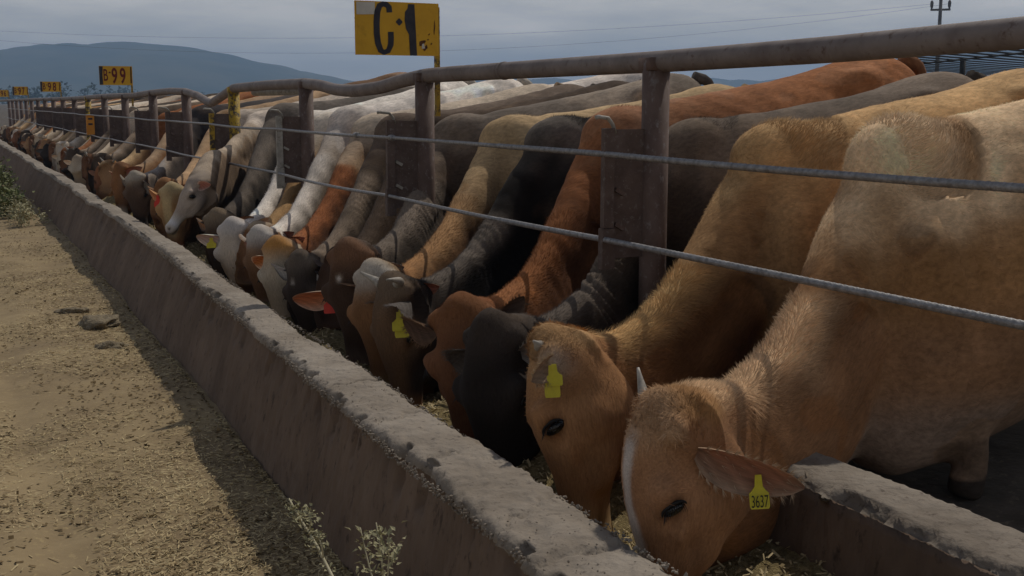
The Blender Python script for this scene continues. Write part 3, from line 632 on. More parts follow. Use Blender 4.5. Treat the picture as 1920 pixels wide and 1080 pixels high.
    disp += .0035 * np.sin(bx * 62 + bz * 9) * smoothstep(.52, .66, bx) * smoothstep(1.30, 1.05, bx) * smoothstep(-.75, -.5, bz) * smoothstep(-.1, -.25, bz) * sdm
    disp -= .020 * np.exp(-((bx - 1.32) / .09) ** 2) * smoothstep(-.5, -.3, bz) * smoothstep(-.06, -.16, bz) * sdm                               # hollow flank before the haunch
    nk = (seg[best] == 1); fold = np.sin(s * 34 + up * 4 + 1.2 * SNoise(seed + 15, 2.2)(V)); disp += .0035 * np.sign(fold) * np.abs(fold) ** 1.6 * nk * smoothstep(.25, -.5, up) * smoothstep(.05, .25, s)
    disp -= .015 * np.exp(-((up + .42 + .12 * SNoise(seed + 17, 1.2)(V)) / .13) ** 2) * nk * smoothstep(.1, .3, s)                               # jugular groove
    disp += .012 * np.exp(-((up - .02) / .22) ** 2) * nk * smoothstep(.15, .5, s)
    disp -= .018 * np.exp(-((up - .38 - .1 * SNoise(seed + 16, 2)(V)) / .16) ** 2) * nk * smoothstep(.1, .3, s)                                   # groove under the crest muscle
    for sg in (-1, 1):                          # eye hollow, nostril, mouth corner
        ce = P + a * hl * .345 + lf * sg * .120 * hf - nf * .046 * hf; de = V - ce; q = (de @ a / .045) ** 2 + (de @ nf / .034) ** 2 + (de @ lf / .05) ** 2
        disp -= .013 * np.exp(-q * 1.2)
        cn = P + a * hl * .955 + lf * sg * .047 * hf - nf * .052 * hf; q = np.sum((V - cn) ** 2, axis=1) / .016 ** 2
        disp -= .012 * np.exp(-q)
    for sg in (-1, 1):                          # brow ridge, temple hollow, cheek muscle and the ridge running down to the muzzle
        def bump(u_, l_, n_, ru, rl, rn): return np.exp(-(((hua - u_) / ru) ** 2 + ((hul - sg * l_) / rl) ** 2 + ((hun - n_) / rn) ** 2))
        disp += .016 * bump(.285, .11, -.02, .05, .06, .028) - .018 * bump(.19, .10, -.085, .06, .06, .035) + .011 * bump(.38, .10, -.15, .12, .06, .045) - .013 * bump(.53, .085, -.105, .07, .06, .022) - .010 * bump(.12, .09, -.20, .10, .06, .03) + .011 * bump(.455, .10, -.072, .06, .05, .015) - .007 * bump(.42, .11, -.05, .03, .05, .014)
    disp += .005 * np.exp(-(hul / .035) ** 2) * np.exp(-((hua - .62) / .2) ** 2) * (hun > -.06)
    mouth = np.exp(-((hun + .108 + .06 * (1 - hua)) / .008) ** 2) * smoothstep(.66, .8, hua) * (hua < 1.03) * (seg[best] == 2); disp -= .006 * mouth
    facevein = np.exp(-((hun + .07 + .12 * (hua - .4)) / .012) ** 2) * smoothstep(.42, .5, hua) * (1 - smoothstep(.7, .8, hua)) * (seg[best] == 2); disp += .006 * facevein
    V = V + Nn * disp[:, None]
    me2.vertices.foreach_set('co', V.ravel()); me2.polygons.foreach_set('use_smooth', [True] * len(me2.polygons)); me2.update()
    return dict(me=me2, V=V, N=Nn, seg=seg[best], up=up, sd=sd, s=s, hua=hua, hun=hun, hul=hul, Tg=Tg[best], P=P, a=a, nf=nf, lf=lf, hl=hl, hs=hs, S0=S0, ax=ax, lat=lat, Ln=Ln, zR=zR, mouth=mouth, E=E, deg=deg, seed=seed, voxel=voxel, neck_lo=lo)

def coat_colours(G, sp, seed):
    V = G['V']; nv = len(V); n1, n2, n3 = SNoise(seed + 11, 1.6), SNoise(seed + 12, 6), SNoise(seed + 13, .7)
    b = lambda k, d: np.array(sp.get(k, d), float)
    base = b('base', (.3, .17, .08)); C = np.tile(base, (nv, 1))
    def mixc(C, col, w): w = np.clip(w, 0, 1)[:, None]; return C * (1 - w) + np.asarray(col, float) * w
    v1, v2, v3 = n1(V), n2(V), n3(V); seg, up, s = G['seg'], G['up'], G['s']; neck = (seg == 1); head = (seg == 2) | (G['hua'] > .02) & (np.abs(G['hul']) < .16) & (G['hun'] > -.26) & (G['hun'] < .06)
    bodyz = V[:, 2] - pen_z(V[:, 0])
    C = mixc(C, b('side', base * .9), smoothstep(.2, -.5, up + .15 * v1) * (seg < 2))  # flank colour, darkened in many specs to paint in shade
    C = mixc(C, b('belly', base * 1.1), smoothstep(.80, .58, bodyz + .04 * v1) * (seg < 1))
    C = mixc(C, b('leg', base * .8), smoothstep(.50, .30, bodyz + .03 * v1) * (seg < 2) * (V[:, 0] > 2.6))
    C = mixc(C, b('neck', base), smoothstep(1.25, .40, s + .16 * v1 + .05 * v2) * (seg < 2) * (s < 1.3))  # neck colour; darker than the hide in many specs, painted shade
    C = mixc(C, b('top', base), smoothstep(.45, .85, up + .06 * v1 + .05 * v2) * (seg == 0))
    C = mixc(C, b('crest', b('top', base)), smoothstep(.66, .92, up + .08 * v2) * (seg == 1) * smoothstep(1.35, .75, s + .16 * v1))  # thin crest strip, lightened to paint in the sunlit edge of the neck
    if 'hump' in sp: C = mixc(C, sp['hump'], np.exp(-(((V - (G['S0'] + G['ax'] * .3)) @ G['ax']) / .70) ** 2) * smoothstep(.35, .8, up + .12 * v1 + .06 * v2) * (seg < 2))
    for _ in range(int(round(.20 / G['voxel']))):       # let the body colours run into each other
        S = np.stack([np.bincount(G['E'][:, 0], C[G['E'][:, 1], c], nv) + np.bincount(G['E'][:, 1], C[G['E'][:, 0], c], nv) for c in range(3)], -1); C = .4 * C + .6 * S / np.maximum(G['deg'], 1)
    C = C * np.exp(.16 * v3 + .08 * n2(V * .5))[:, None]
    C = mixc(C, np.array((.20, .155, .105)), sp.get('dust', .14) * smoothstep(.1, 1.1, v3 + .5 * v2) * (seg == 0)); C = mixc(C, np.array((.06, .046, .034)), .55 * smoothstep(.75, 1.3, n1(V * 1.7 + 4) + .35 * v2) * smoothstep(1.25, .9, bodyz) * (seg == 0))
    hd = smoothstep(-.04, .06, G['hua'] + .02 * v1) * head
    C = mixc(C, b('face', base * .95), hd)
    if 'poll' in sp: C = mixc(C, sp['poll'], np.exp(-(G['hua'] / .13) ** 2) * smoothstep(-.10, -.02, G['hun']) * head)
    if 'tuft' in sp:
        for sg in (-1, 1): C = mixc(C, sp['tuft'], .7 * np.exp(-np.sum((V - (G['P'] + G['a'] * .06 + G['lf'] * sg * .105 * G['hs'] - G['nf'] * .08)) ** 2, axis=1) / .05 ** 2))
    if 'cheek' in sp: C = mixc(C, sp['cheek'], hd * smoothstep(-.03, -.09, G['hun'] + .012 * v1))
    if 'blaze' in sp: C = mixc(C, sp['blaze'], hd * smoothstep(sp.get('blaze_w', .045), sp.get('blaze_w', .045) - .02, np.abs(G['hul'] + sp.get('blaze_off', 0)) + .01 * v1) * smoothstep(-.07, -.03, G['hun']) * smoothstep(.05, .16, G['hua']) * smoothstep(.8, .62, G['hua']))
    if 'star' in sp: C = mixc(C, sp['star'], hd * np.exp(-(((G['hua'] - .20) / .022) ** 2 + ((G['hul']) / .012) ** 2)) * (G['hun'] > -.03))
    if 'nose' in sp or True:
        C = mixc(C, b('nose', base * .8), hd * smoothstep(.66, .78, G['hua'] + .02 * v1)); C = mixc(C, np.minimum(b('nose', base) * 1.9 + .03, .6), .75 * hd * np.exp(-((G['hua'] - .86 + .02 * v1) / .055) ** 2))
        C = mixc(C, b('pad', (.10, .065, .055)), hd * smoothstep(.93, .97, G['hua']) * smoothstep(-.10, -.07, G['hun']))
    for sg in (-1, 1):
        de = V - (G['P'] + G['a'] * G['hl'] * .345 + G['lf'] * sg * .120 * G['hs'] - G['nf'] * .044 * G['hs']); q = (de @ G['a'] / .040) ** 2 + (de @ G['nf'] / .030) ** 2 + (de @ G['lf'] / .05) ** 2
        C = mixc(C, np.minimum(b('face', base) * 1.7 + .01, .6), np.exp(-q * .16) * .62 * hd); C = mixc(C, (.012, .009, .008), np.exp(-q * 1.4) * 1.2)
        cn = G['P'] + G['a'] * G['hl'] * .955 + G['lf'] * sg * .047 * G['hs'] - G['nf'] * .052 * G['hs']; C = mixc(C, (.012, .008, .007), 1.3 * np.exp(-np.sum((V - cn) ** 2, axis=1) / .013 ** 2))
    C = mixc(C, (.02, .014, .012), .7 * G['mouth'])
    if 'spots' in sp: C = mixc(C, sp['spots'], smoothstep(.15, .45, n3(V * 2.4) + .15 * v2) * (seg == 0))
    C = mixc(C, (.035, .03, .027), smoothstep(.085, .07, bodyz) * (seg < 2) * (V[:, 0] > 2.6))             # hooves
    mud = sp.get('mud', .35); C = mixc(C, (.10, .08, .058), mud * smoothstep(.75, .35, bodyz + .10 * v1 + .07 * v2) * (seg < 1))
    C = C * np.exp(.08 * v1 + .08 * v2)[:, None] * np.where(C[:, :1] < .25, np.array([1.06, .98, .88]), 1.0); lum = C @ np.array([.3, .55, .15]); C = lum[:, None] + (C - lum[:, None]) * 1.02; C *= np.array([1.03, .98, .96])
    C = C * (1 + .30 * smoothstep(.1, .6, up) * (seg == 0) + .15 * smoothstep(.5, .8, up) * (seg == 1))[:, None]  # backs and crests brightened, sunlight painted into the coat
    return np.clip(C, .004, .85)
def set_attr(me, C, fur):
    for nm, typ, arr in (('coat', 'FLOAT_COLOR', np.concatenate([C, np.ones((len(C), 1))], 1)), ('fur', 'FLOAT_VECTOR', fur)):
        at = me.attributes.get(nm) or me.attributes.new(nm, typ, 'POINT')
        at.data.foreach_set('color' if typ == 'FLOAT_COLOR' else 'vector', np.ascontiguousarray(arr, dtype=np.float32).ravel())
def fur_coord(G):
    V = G['V']; return np.stack([G['s'] * 26, G['sd'] * 22 + V[:, 1] * 3, G['up'] * 34], -1)

def make_ear(name, G, side, root, length, width, cols, droop, fwd, lift=0.0, down=0.0, latw=1.0, opening=(.75, .55, .25), back=0.0):
    a, nf, lf, P, hs = G['a'], G['nf'], G['lf'], G['P'], G['hs']
    base = P + a * (.07 + down) * hs + lf * side * .088 * hs - nf * (.055 + back) * hs
    d = nrm(lf * side * latw + a * droop + nf * fwd - nf * .25 + np.array([0, 0, lift])); opn = nrm(nf * opening[0] + a * opening[1] + lf * side * opening[2]); opn = nrm(opn - d * np.dot(opn, d)); v = np.cross(d, opn)
    nu, nvv = 13, 9; V = []; Cc = []; fur = []
    for lay in (0, 1):
        for i in range(nu):
            u = i / (nu - 1); w = width * (math.sin(math.pi * min(1, u * .95 + .03) ** .86) ** .62) * (1 if u < .99 else .45)
            cup = .55 * (1 - u) + .28
            for j in range(nvv):
                q = 2 * j / (nvv - 1) - 1
                p = base + d * (length * u + .0) + v * (w * q * (1 - .12 * q * q)) + opn * (cup * w * q * q - .10 * length * u * u) - opn * (.0065 * (1 - abs(q) ** 3) * (1 - .6 * u) if lay == 0 else 0)
                V.append(p); inn = np.array(cols[1]) if lay else np.array(cols[0]); rim = abs(q) ** 3
                c = inn * (1 - rim) + np.array(cols[2]) * rim; Cc.append(c * (1 + .18 * math.sin(i * 2.1 + j * 3.7))); fur.append((u * 3, q * 14, lay))
    F = []; m = nu * nvv
    for i in range(nu - 1):
        for j in range(nvv - 1):
            q = i * nvv + j; F.append((q, q + nvv, q + nvv + 1, q + 1)); F.append((m + q, m + q + 1, m + q + nvv + 1, m + q + nvv))
    edge = [j for j in range(nvv)] + [i * nvv + nvv - 1 for i in range(1, nu)] + [(nu - 1) * nvv + j for j in range(nvv - 2, -1, -1)] + [i * nvv for i in range(nu - 2, 0, -1)]
    for q in range(len(edge)):
        e0, e1 = edge[q], edge[(q + 1) % len(edge)]; F.append((e1, e0, m + e0, m + e1))
    o = mesh_obj(name, V, F, M['ear'], root); set_attr(o.data, np.array(Cc), np.array(fur))
    if G['voxel'] < .016:                    # long soft hairs along the lower rim and inside the cup
        gg = np.random.default_rng(int(abs(base[0]) * 1e4) % 9999); HV = []; HC = []; Vn = np.array(V)
        for k in range(420):
            i = gg.integers(1, nu - 1); j = gg.choice([0, 0, 1, nvv - 1, nvv - 1, nvv - 2, gg.integers(1, nvv - 1)]); p0 = Vn[m + i * nvv + j] if j not in (0, nvv - 1) else Vn[i * nvv + j]
            q = 2 * j / (nvv - 1) - 1; dr = nrm(d * gg.uniform(.3, 1.0) + v * q * gg.uniform(.2, .9) + opn * gg.uniform(-.1, .5) + gg.normal(0, .18, 3)); ln = gg.uniform(.012, .030); sd = nrm(np.cross(dr, opn)) * .0008
            HV += [p0 - sd, p0 + sd, p0 + dr * ln]; HC += [np.array(cols[2]) * gg.uniform(.7, 1.2)] * 3
        ho_ = mesh_obj('ear_hair', HV, [(3 * k, 3 * k + 1, 3 * k + 2) for k in range(420)], M['coat'], o); ho_['kind'] = 'stuff'; set_attr(ho_.data, np.array(HC), gg.uniform(0, 9, (len(HV), 3)))
    return o, base, d, opn, v
def make_tag(ear, base, d, opn, v, at, size, mat, down, text=None, name='ear_tag', face=None, off=.012):
    """stemmed tag hanging off the ear"""
    p = base + d * at + opn * off; dn = nrm(down); fc = opn if face is None else nrm(face); fc = nrm(fc - dn * np.dot(fc, dn)); sx = np.cross(dn, fc)
    w, h = size; out = [(-.16, 0), (.16, 0), (.20, .35), (.36, .48), (.5, .55), (.5, .93), (.44, 1), (-.44, 1), (-.5, .93), (-.5, .55), (-.36, .48), (-.20, .35)]
    V = []; n = len(out)
    for k in (0, 1):
        for x, y in out: V.append(p + sx * x * w + dn * (y * h - .008) + fc * (.002 if k else -.002) + fc * .012 * (y * y))
    F = [tuple(range(n - 1, -1, -1)), tuple(range(n, 2 * n))] + [(i, (i + 1) % n, n + (i + 1) % n, n + i) for i in range(n)]
    o = mesh_obj(name, V, F, mat, ear, smooth=False)
    if text:
        cu = bpy.data.curves.new('c', 'FONT'); cu.body = text; cu.size = 1; ob = bpy.data.objects.new('c', cu); COL.objects.link(ob); bpy.context.view_layer.update()
        me = bpy.data.meshes.new_from_object(ob.evaluated_get(bpy.context.evaluated_depsgraph_get())); bpy.data.objects.remove(ob)
        Q = np.array([q.co for q in me.vertices]); mn, mxv = Q.min(0), Q.max(0); Q = (Q - mn) / (mxv - mn + 1e-9)
        pts = [p + sx * (-(q[0] - .5) * .84 * w) + dn * ((.95 - .38 * q[1]) * h - .008) + fc * .0155 for q in Q]; F = [tuple(q.vertices) for q in me.polygons]; bpy.data.meshes.remove(me)
        me3 = bpy.data.meshes.new('tag_number'); off_ = np.array(parent_world(ear)); me3.from_pydata([tuple(q - off_) for q in pts], [], F); me3.materials.append(M['tagprint'])
        # sub-part of the ear as well (three levels at most)
        tn = bpy.data.objects.new('tag_number', me3); link(tn, ear)
    return o
def make_horn(root, G, side, length, r, curve, tip):
    a, nf, lf, P, hs = G['a'], G['nf'], G['lf'], G['P'], G['hs']
    b = P - a * .0 + lf * side * .062 * hs - nf * .03; pts = []
    for q in np.linspace(0, 1, 10): pts.append(b + lf * side * length * q * .8 + (-a * curve[0] + nf * curve[1]) * length * q * q + (-a) * .25 * length * q)
    mb = MB(); mb.tube(pts, [r * (1 - .82 * q ** 1.2) for q in np.linspace(0, 1, 10)], 12); return mb.obj('horn', M['horn'], root, smooth=True)
def make_eye(root, G, side):
    a, nf, lf, P, hs, hl = G['a'], G['nf'], G['lf'], G['P'], G['hs'], G['hl']
    c = P + a * hl * .345 + lf * side * (.108 if hs > 1.15 else .114) * hs - nf * .046 * hs
    ea = nrm(a * .5 + nf * .85); eb = nrm(np.cross(lf, ea)); R_ = np.stack([ea, lf, eb], 1)
    mb = MB(); ellipsoid(mb, c, (.028 * hs, .013 * hs, .0145 * hs), R_); eye = mb.obj('eye', M['eye'], root, smooth=True)
    mb = MB()                                                        # upper lid with its lashes
    up = eb if np.dot(eb, a) < 0 else -eb
    arc = [c + ea * .030 * hs * math.cos(q) + up * .017 * hs * math.sin(q) + lf * side * (.010 + .006 * math.sin(q)) * hs for q in np.linspace(0, math.pi, 12)]
    mb.tube(arc, [.002, .003, .004, .0045, .005, .005, .005, .005, .0045, .004, .003, .002], 8)
    for q in np.linspace(.5, 2.6, 12):
        b = c + ea * .028 * hs * math.cos(q) + up * .016 * math.sin(q) + lf * side * .017 * hs; t = b + lf * side * .018 + a * .020 + ea * .008 * math.cos(q)
        mb.tube([b, (b + t) / 2 + lf * side * .004, t], [.0011, .0009, .0004], 4)
    mb.obj('eyelid', M['lid'], eye, smooth=True)
def make_tail(root, G, col):
    b = G['S0'] + G['ax'] * (G['Ln'] + .035) + np.array([0, 0, G['zR'] - .10]); pts = [b - G['ax'] * .06 + np.array([0, 0, .03]), b + G['ax'] * .05, b + G['ax'] * .10 + np.array([0, 0, -.15]), b + G['ax'] * .09 + np.array([0, 0, -.45]), b + G['ax'] * .08 + G['lat'] * .03 + np.array([0, 0, -.8]), b + G['ax'] * .08 + G['lat'] * .04 + np.array([0, 0, -1.05])]
    pts = spline(pts, 16); mb = MB(); mb.tube(pts, list(np.interp(np.linspace(0, 1, 16), [0, .15, .5, .72, .85, 1], [.045, .036, .02, .018, .04, .006])), 10)
    o = mb.obj('tail', M['coat'], root, smooth=True); nv = len(o.data.vertices); set_attr(o.data, np.tile(col, (nv, 1)), rng.uniform(0, 1, (nv, 3)))
def make_fur(root, G, C, count, seed, name='coat_hair', lmin=.007, lmax=.015, wid=.0010):
    """short guard hairs as slim triangles lying along the grain of the coat"""
    g = np.random.default_rng(seed); me = G['me']; npoly = len(me.polygons); PV = np.empty(len(me.loops), dtype=np.int32); me.loops.foreach_get('vertex_index', PV)
    ls = np.empty(npoly, dtype=np.int32); me.polygons.foreach_get('loop_start', ls); V, Nn = G['V'], G['N']
    v0 = PV[ls]; area = np.empty(npoly); me.polygons.foreach_get('area', area)
    seg, up, s = G['seg'][v0], G['up'][v0], G['s'][v0]
    # only where the long coat catches the light: withers, crest, poll; thinner over the flanks, none low down
    dens = area * (.22 + 1.6 * smoothstep(.1, .8, up) * (seg == 1) + 1.5 * smoothstep(.2, .8, up) * (seg == 0) * smoothstep(2.3, 1.2, s) + 2.6 * np.exp(-(G['hua'][v0] / .12) ** 2) * (seg == 2) * (G['hun'][v0] > -.12))
    dens *= (V[v0, 2] > .42) * ((Nn[v0] @ np.array([-.3, -.85, .45])) > -.35)
    ear_gap = dens.sum(); idx = g.choice(npoly, count, p=dens / ear_gap)
    c = np.array([PV[ls[idx] + q] for q in range(3)]); r = g.dirichlet([1, 1, 1], count); pos = sum(V[c[q]] * r[:, q:q + 1] for q in range(3)); nn = Nn[c[0]]; col = C[c[0]]
    tg = G['Tg'][c[0]] + .45 * np.array([0, 0, -1.]) + g.normal(0, .22, (count, 3)) + .42 * np.stack([SNoise(seed + q, 3.0)(pos) for q in range(3)], -1)
    tg -= nn * np.sum(tg * nn, axis=1)[:, None]; tg /= np.linalg.norm(tg, axis=1)[:, None] + 1e-9
    poll = np.exp(-(G['hua'][c[0]] / .14) ** 2) * (G['seg'][c[0]] == 2); crest = smoothstep(.3, .85, G['up'][c[0]]) * (G['seg'][c[0]] == 1)
    ln = g.uniform(lmin, lmax, count) * (1 + .25 * poll + .6 * crest); sdv = np.cross(tg, nn); lift = g.uniform(.10, .36, count) + .3 * crest + .15 * poll
    w = wid * g.uniform(.7, 1.4, count)
    A = pos - nn * .002 + sdv * w[:, None]; B = pos - nn * .002 - sdv * w[:, None]; T_ = pos + tg * ln[:, None] + nn * (ln * lift)[:, None]
    W = np.stack([A, B, T_], 1).reshape(-1, 3); off = np.array(parent_world(root))
    m = bpy.data.meshes.new(name); m.vertices.add(len(W)); m.vertices.foreach_set('co', (W - off).ravel()); m.loops.add(len(W)); m.loops.foreach_set('vertex_index', np.arange(len(W), dtype=np.int32)); m.polygons.add(count); m.polygons.foreach_set('loop_start', np.arange(0, len(W), 3, dtype=np.int32))
    try: m.polygons.foreach_set('loop_total', np.full(count, 3, dtype=np.int32))
    except Exception: pass
    m.update(calc_edges=True); m.materials.append(M['coat'])
    br = g.uniform(.8, 1.3, count)[:, None]; cc = np.repeat(np.clip(col * br, 0, .85), 3, axis=0); fc = np.repeat(g.uniform(0, 9, (count, 3)), 3, axis=0); set_attr(m, cc, fc)
    o = bpy.data.objects.new(name, m); link(o, root); o['kind'] = 'stuff'; return o

DG_ = 1
TAN = (.30, .165, .070); CREAM = (.52, .40, .26); RUST = (.21, .092, .042); BLACK = (.013, .011, .010); DGREY = (.080, .064, .051); GREY = (.17, .143, .115); WHITE = (.56, .50, .41); BROWN = (.125, .068, .038); DBROWN = (.055, .034, .024); OCHRE = (.37, .23, .11); PINK = (.38, .17, .12)
EARD = dict(length=.185, width=.052, droop=.35, fwd=.05, lift=0.0)
def build_cow(label, tW, tR, P, a, phi, sp, voxel=.016, fur=0, ears=None, tags=(), horns=None, group='cattle feeding along the trough', eyes=True, tail=True, **kw):
    f_ = kw.pop('near', .94 if tW > 7 else .90 if tW > 4.8 else .88)
    P = np.array([P[0] * f_, P[1] * f_, 1.6 + (P[2] - 1.6) * f_])
    kw['hl'] = 1.09 * kw.get('hl', .57) * (1 + 1.15 * (1 - f_))
    G = cow_geometry(tW, tR, P, a, phi, voxel, **kw)
    org = np.array([3.75, (tW + tR) / 2, float(pen_z(3.75))])
    root = empty('steer', tuple(org), label, 'cow', group)
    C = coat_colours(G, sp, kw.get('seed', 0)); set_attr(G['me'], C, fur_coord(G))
    if fur: make_fur(root, G, C, fur, 500 + kw.get('seed', 0), **(dict(lmin=.012, lmax=.026, wid=.0012) if tW < 4 else {}))
    Vo = G['V'] - org; G['me'].vertices.foreach_set('co', Vo.ravel()); G['me'].update(); G['me'].materials.clear(); G['me'].materials.append(M['coat'])
    G['me'].name = 'body'; body = bpy.data.objects.new('body', G['me']); link(body, root)
    if eyes:
        for sd in (1, -1): make_eye(root, G, sd)
    el_ = {}
    for sd in (1, -1):
        e = dict(EARD); e.update(dict(length=.215, lift=.28, droop=.15) if tW > 7 else {}); e.update((ears or {}).get('both', {})); e.update((ears or {}).get(sd, {}))
        face = np.array(sp.get('face', sp['base'])); cols = e.get('cols') or (sp.get('ear', tuple(face)), sp.get('ear_in', PINK), sp.get('ear_rim', tuple(np.minimum(face * 1.6 + .03, .7))))
        el_[sd] = make_ear('ear', G, sd, root, e['length'] * G['hs'], e['width'] * G['hs'], cols, e['droop'], e['fwd'], e['lift'], e.get('down', 0), e.get('latw', 1.0), e.get('opening', (.75, .55, .25)), e.get('back', 0))
    for tg in tags:
        o, base, d, opn, v = el_[tg['side']]
        make_tag(o, base, d, opn, v, tg.get('at', .09), tg.get('size', (.062, .085)), M[tg.get('mat', 'tagyellow')], tg.get('down', (0, -.15, -1)), tg.get('text'), face=tg.get('face'), off=tg.get('off', .012))
    for h in (horns or []): make_horn(root, G, h['side'], h['length'], h['r'], h.get('curve', (.3, .3)), 0)
    if tail: make_tail(root, G, np.array(sp.get('base')))
    return root, G

# nearest animals, one by one
CV = (-.45, -.85, .1)
build_cow('nearest tan steer with white stripe down its forehead and small pale horn', 3.12, 3.25, (1.92, 2.97, .655), (-.05, .0, -1), -.28,
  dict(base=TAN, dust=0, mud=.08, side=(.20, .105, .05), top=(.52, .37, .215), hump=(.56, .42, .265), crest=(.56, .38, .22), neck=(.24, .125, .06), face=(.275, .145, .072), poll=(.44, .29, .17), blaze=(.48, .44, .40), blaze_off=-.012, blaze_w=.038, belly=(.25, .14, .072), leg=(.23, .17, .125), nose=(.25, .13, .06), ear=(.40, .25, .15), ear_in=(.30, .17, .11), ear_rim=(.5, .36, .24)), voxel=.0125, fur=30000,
  near=.84, deep=.27, ears={1: dict(length=.235, width=.055, droop=.33, fwd=-.80, latw=.60, back=.045, opening=(.25, .35, 1))}, tags=[dict(side=1, at=.165, text='3637', size=(.050, .085), face=CV, down=(.05, -.05, -1))], horns=[dict(side=-1, length=.085, r=.022, curve=(.7, .1))], hump=.07, hl=.515, jaw=1.32, seed=1)
build_cow('ochre steer with yellow ear tag second from the front, neck under the cable', 3.78, 3.75, (1.97, 3.80, .70), (.05, -.16, -1), -.68,
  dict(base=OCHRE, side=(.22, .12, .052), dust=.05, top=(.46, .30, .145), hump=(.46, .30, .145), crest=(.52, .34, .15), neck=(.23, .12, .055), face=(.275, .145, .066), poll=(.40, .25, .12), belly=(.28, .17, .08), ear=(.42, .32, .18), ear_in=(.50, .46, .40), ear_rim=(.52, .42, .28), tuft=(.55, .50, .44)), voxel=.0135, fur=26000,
  ears={1: dict(length=.10, width=.032, droop=.30, fwd=.50, latw=.8, down=-.035, opening=(-.4, .2, 1), cols=((.34, .22, .12), (.34, .25, .17), (.42, .30, .18))), -1: dict(length=.15, fwd=.3, lift=.4)}, tags=[dict(side=1, at=.05, size=(.048, .066), face=CV, off=.03), dict(side=1, at=.056, size=(.048, .098), mat='tagyellow', face=CV, off=.022)], horns=[dict(side=-1, length=.04, r=.02), dict(side=1, length=.04, r=.02)], hl=.58, jaw=1.15, near=.86, deep=.18, seed=2)
build_cow('black faced steer with wrinkled dark neck and dark grey back', 4.36, 4.30, (1.95, 4.24, .69), (-.05, -.16, -1), .40,
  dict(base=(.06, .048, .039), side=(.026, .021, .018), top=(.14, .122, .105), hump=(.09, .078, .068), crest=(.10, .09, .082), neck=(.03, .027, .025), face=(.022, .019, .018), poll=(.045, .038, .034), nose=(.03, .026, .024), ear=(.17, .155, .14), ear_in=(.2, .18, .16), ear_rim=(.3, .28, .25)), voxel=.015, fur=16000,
  ears={1: dict(length=.16, width=.05, fwd=-.2, droop=.1, lift=.45), -1: dict(length=.13, droop=.4, cols=((.06, .05, .042), (.08, .065, .055), (.12, .10, .085)))}, wrinkle=.009, hl=.60, seed=3, zR=1.79)
build_cow('rust red steer with bright rust back and plain brown face turned to the viewer', 5.0, 4.90, (1.98, 4.55, .72), (.0, -.20, -1), .95,
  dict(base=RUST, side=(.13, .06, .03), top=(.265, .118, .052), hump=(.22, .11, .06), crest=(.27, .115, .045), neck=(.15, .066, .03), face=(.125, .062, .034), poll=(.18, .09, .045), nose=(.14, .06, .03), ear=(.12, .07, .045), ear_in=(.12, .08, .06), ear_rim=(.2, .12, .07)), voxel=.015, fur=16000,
  ears={1: dict(length=.14, width=.048, droop=-.3, fwd=.1, lift=.45), -1: dict(length=.13, droop=-.1, lift=.2)}, hl=.58, zW=1.56, zR=1.90, xR=4.85, seed=4)
build_cow('black necked steer with grey horns, brown nose and two yellow ear tags', 5.62, 5.55, (1.98, 5.50, .69), (-.02, -.14, -1), .15,
  dict(base=(.016, .014, .013), side=(.010, .009, .008), top=(.13, .125, .12), crest=(.13, .12, .11), neck=(.010, .009, .009), face=(.13, .085, .052), cheek=(.03, .024, .021), poll=(.16, .13, .10), nose=(.14, .085, .05), ear=(.15, .13, .115), ear_in=(.17, .14, .12), ear_rim=(.2, .17, .15)), voxel=.015, fur=15000,
  ears={1: dict(length=.19, width=.055, droop=.15, fwd=1.2, latw=.9)}, tags=[dict(side=1, at=.10, size=(.065, .085), face=CV, off=.04), dict(side=1, at=.085, size=(.065, .125), face=CV, off=.03)], horns=[dict(side=1, length=.15, r=.026, curve=(-.1, .8)), dict(side=-1, length=.13, r=.026, curve=(.2, .4))], wrinkle=.0025, hl=.58, seed=5, zR=1.74)
build_cow('tan steer with bristly crest, its head hidden behind the horned black steer', 6.2, 6.15, (2.0, 5.80, .72), (.0, -.1, -1), .5,
  dict(base=(.33, .23, .125), side=(.15, .09, .05), top=(.40, .29, .16), hump=(.38, .28, .16), crest=(.36, .19, .08), neck=(.14, .08, .045), face=(.18, .10, .05), poll=(.45, .42, .36)), voxel=.017, fur=15000, ears={'both': dict(lift=.3)}, seed=6, zR=1.75)
build_cow('grey brown zebu steer with wrinkled neck, white forehead star and big orange ear', 6.95, 6.7, (1.96, 6.10, .80), (.02, -.10, -1), .62,
  dict(base=(.085, .07, .06), side=(.04, .032, .028), top=(.20, .185, .165), hump=(.13, .12, .11), crest=(.19, .17, .15), neck=(.05, .042, .036), face=(.055, .036, .026), poll=(.16, .095, .06), star=(.6, .56, .5), nose=(.10, .075, .06), pad=(.16, .13, .12), ear=(.30, .20, .13), ear_in=(.46, .19, .09), ear_rim=(.5, .4, .3)), voxel=.016, fur=15000,
  ears={-1: dict(length=.33, width=.056, droop=.20, fwd=.0, down=.10), 1: dict(length=.14, cols=(WHITE, WHITE, WHITE), lift=.2)}, tags=[dict(side=-1, at=.035, size=(.07, .10), mat='tagred', face=CV, off=.02)], wrinkle=.003, hl=.58, zR=1.84, seed=7)
build_cow('dark brown steer standing between the zebu with the star and the grey eared steer', 7.5, 7.4, (2.1, 6.75, .68), (.0, -.1, -1), .3,
  dict(base=DBROWN, side=(.05, .032, .024), top=(.06, .046, .036), neck=(.042, .028, .02), face=DBROWN), voxel=.02, fur=5000, seed=8)
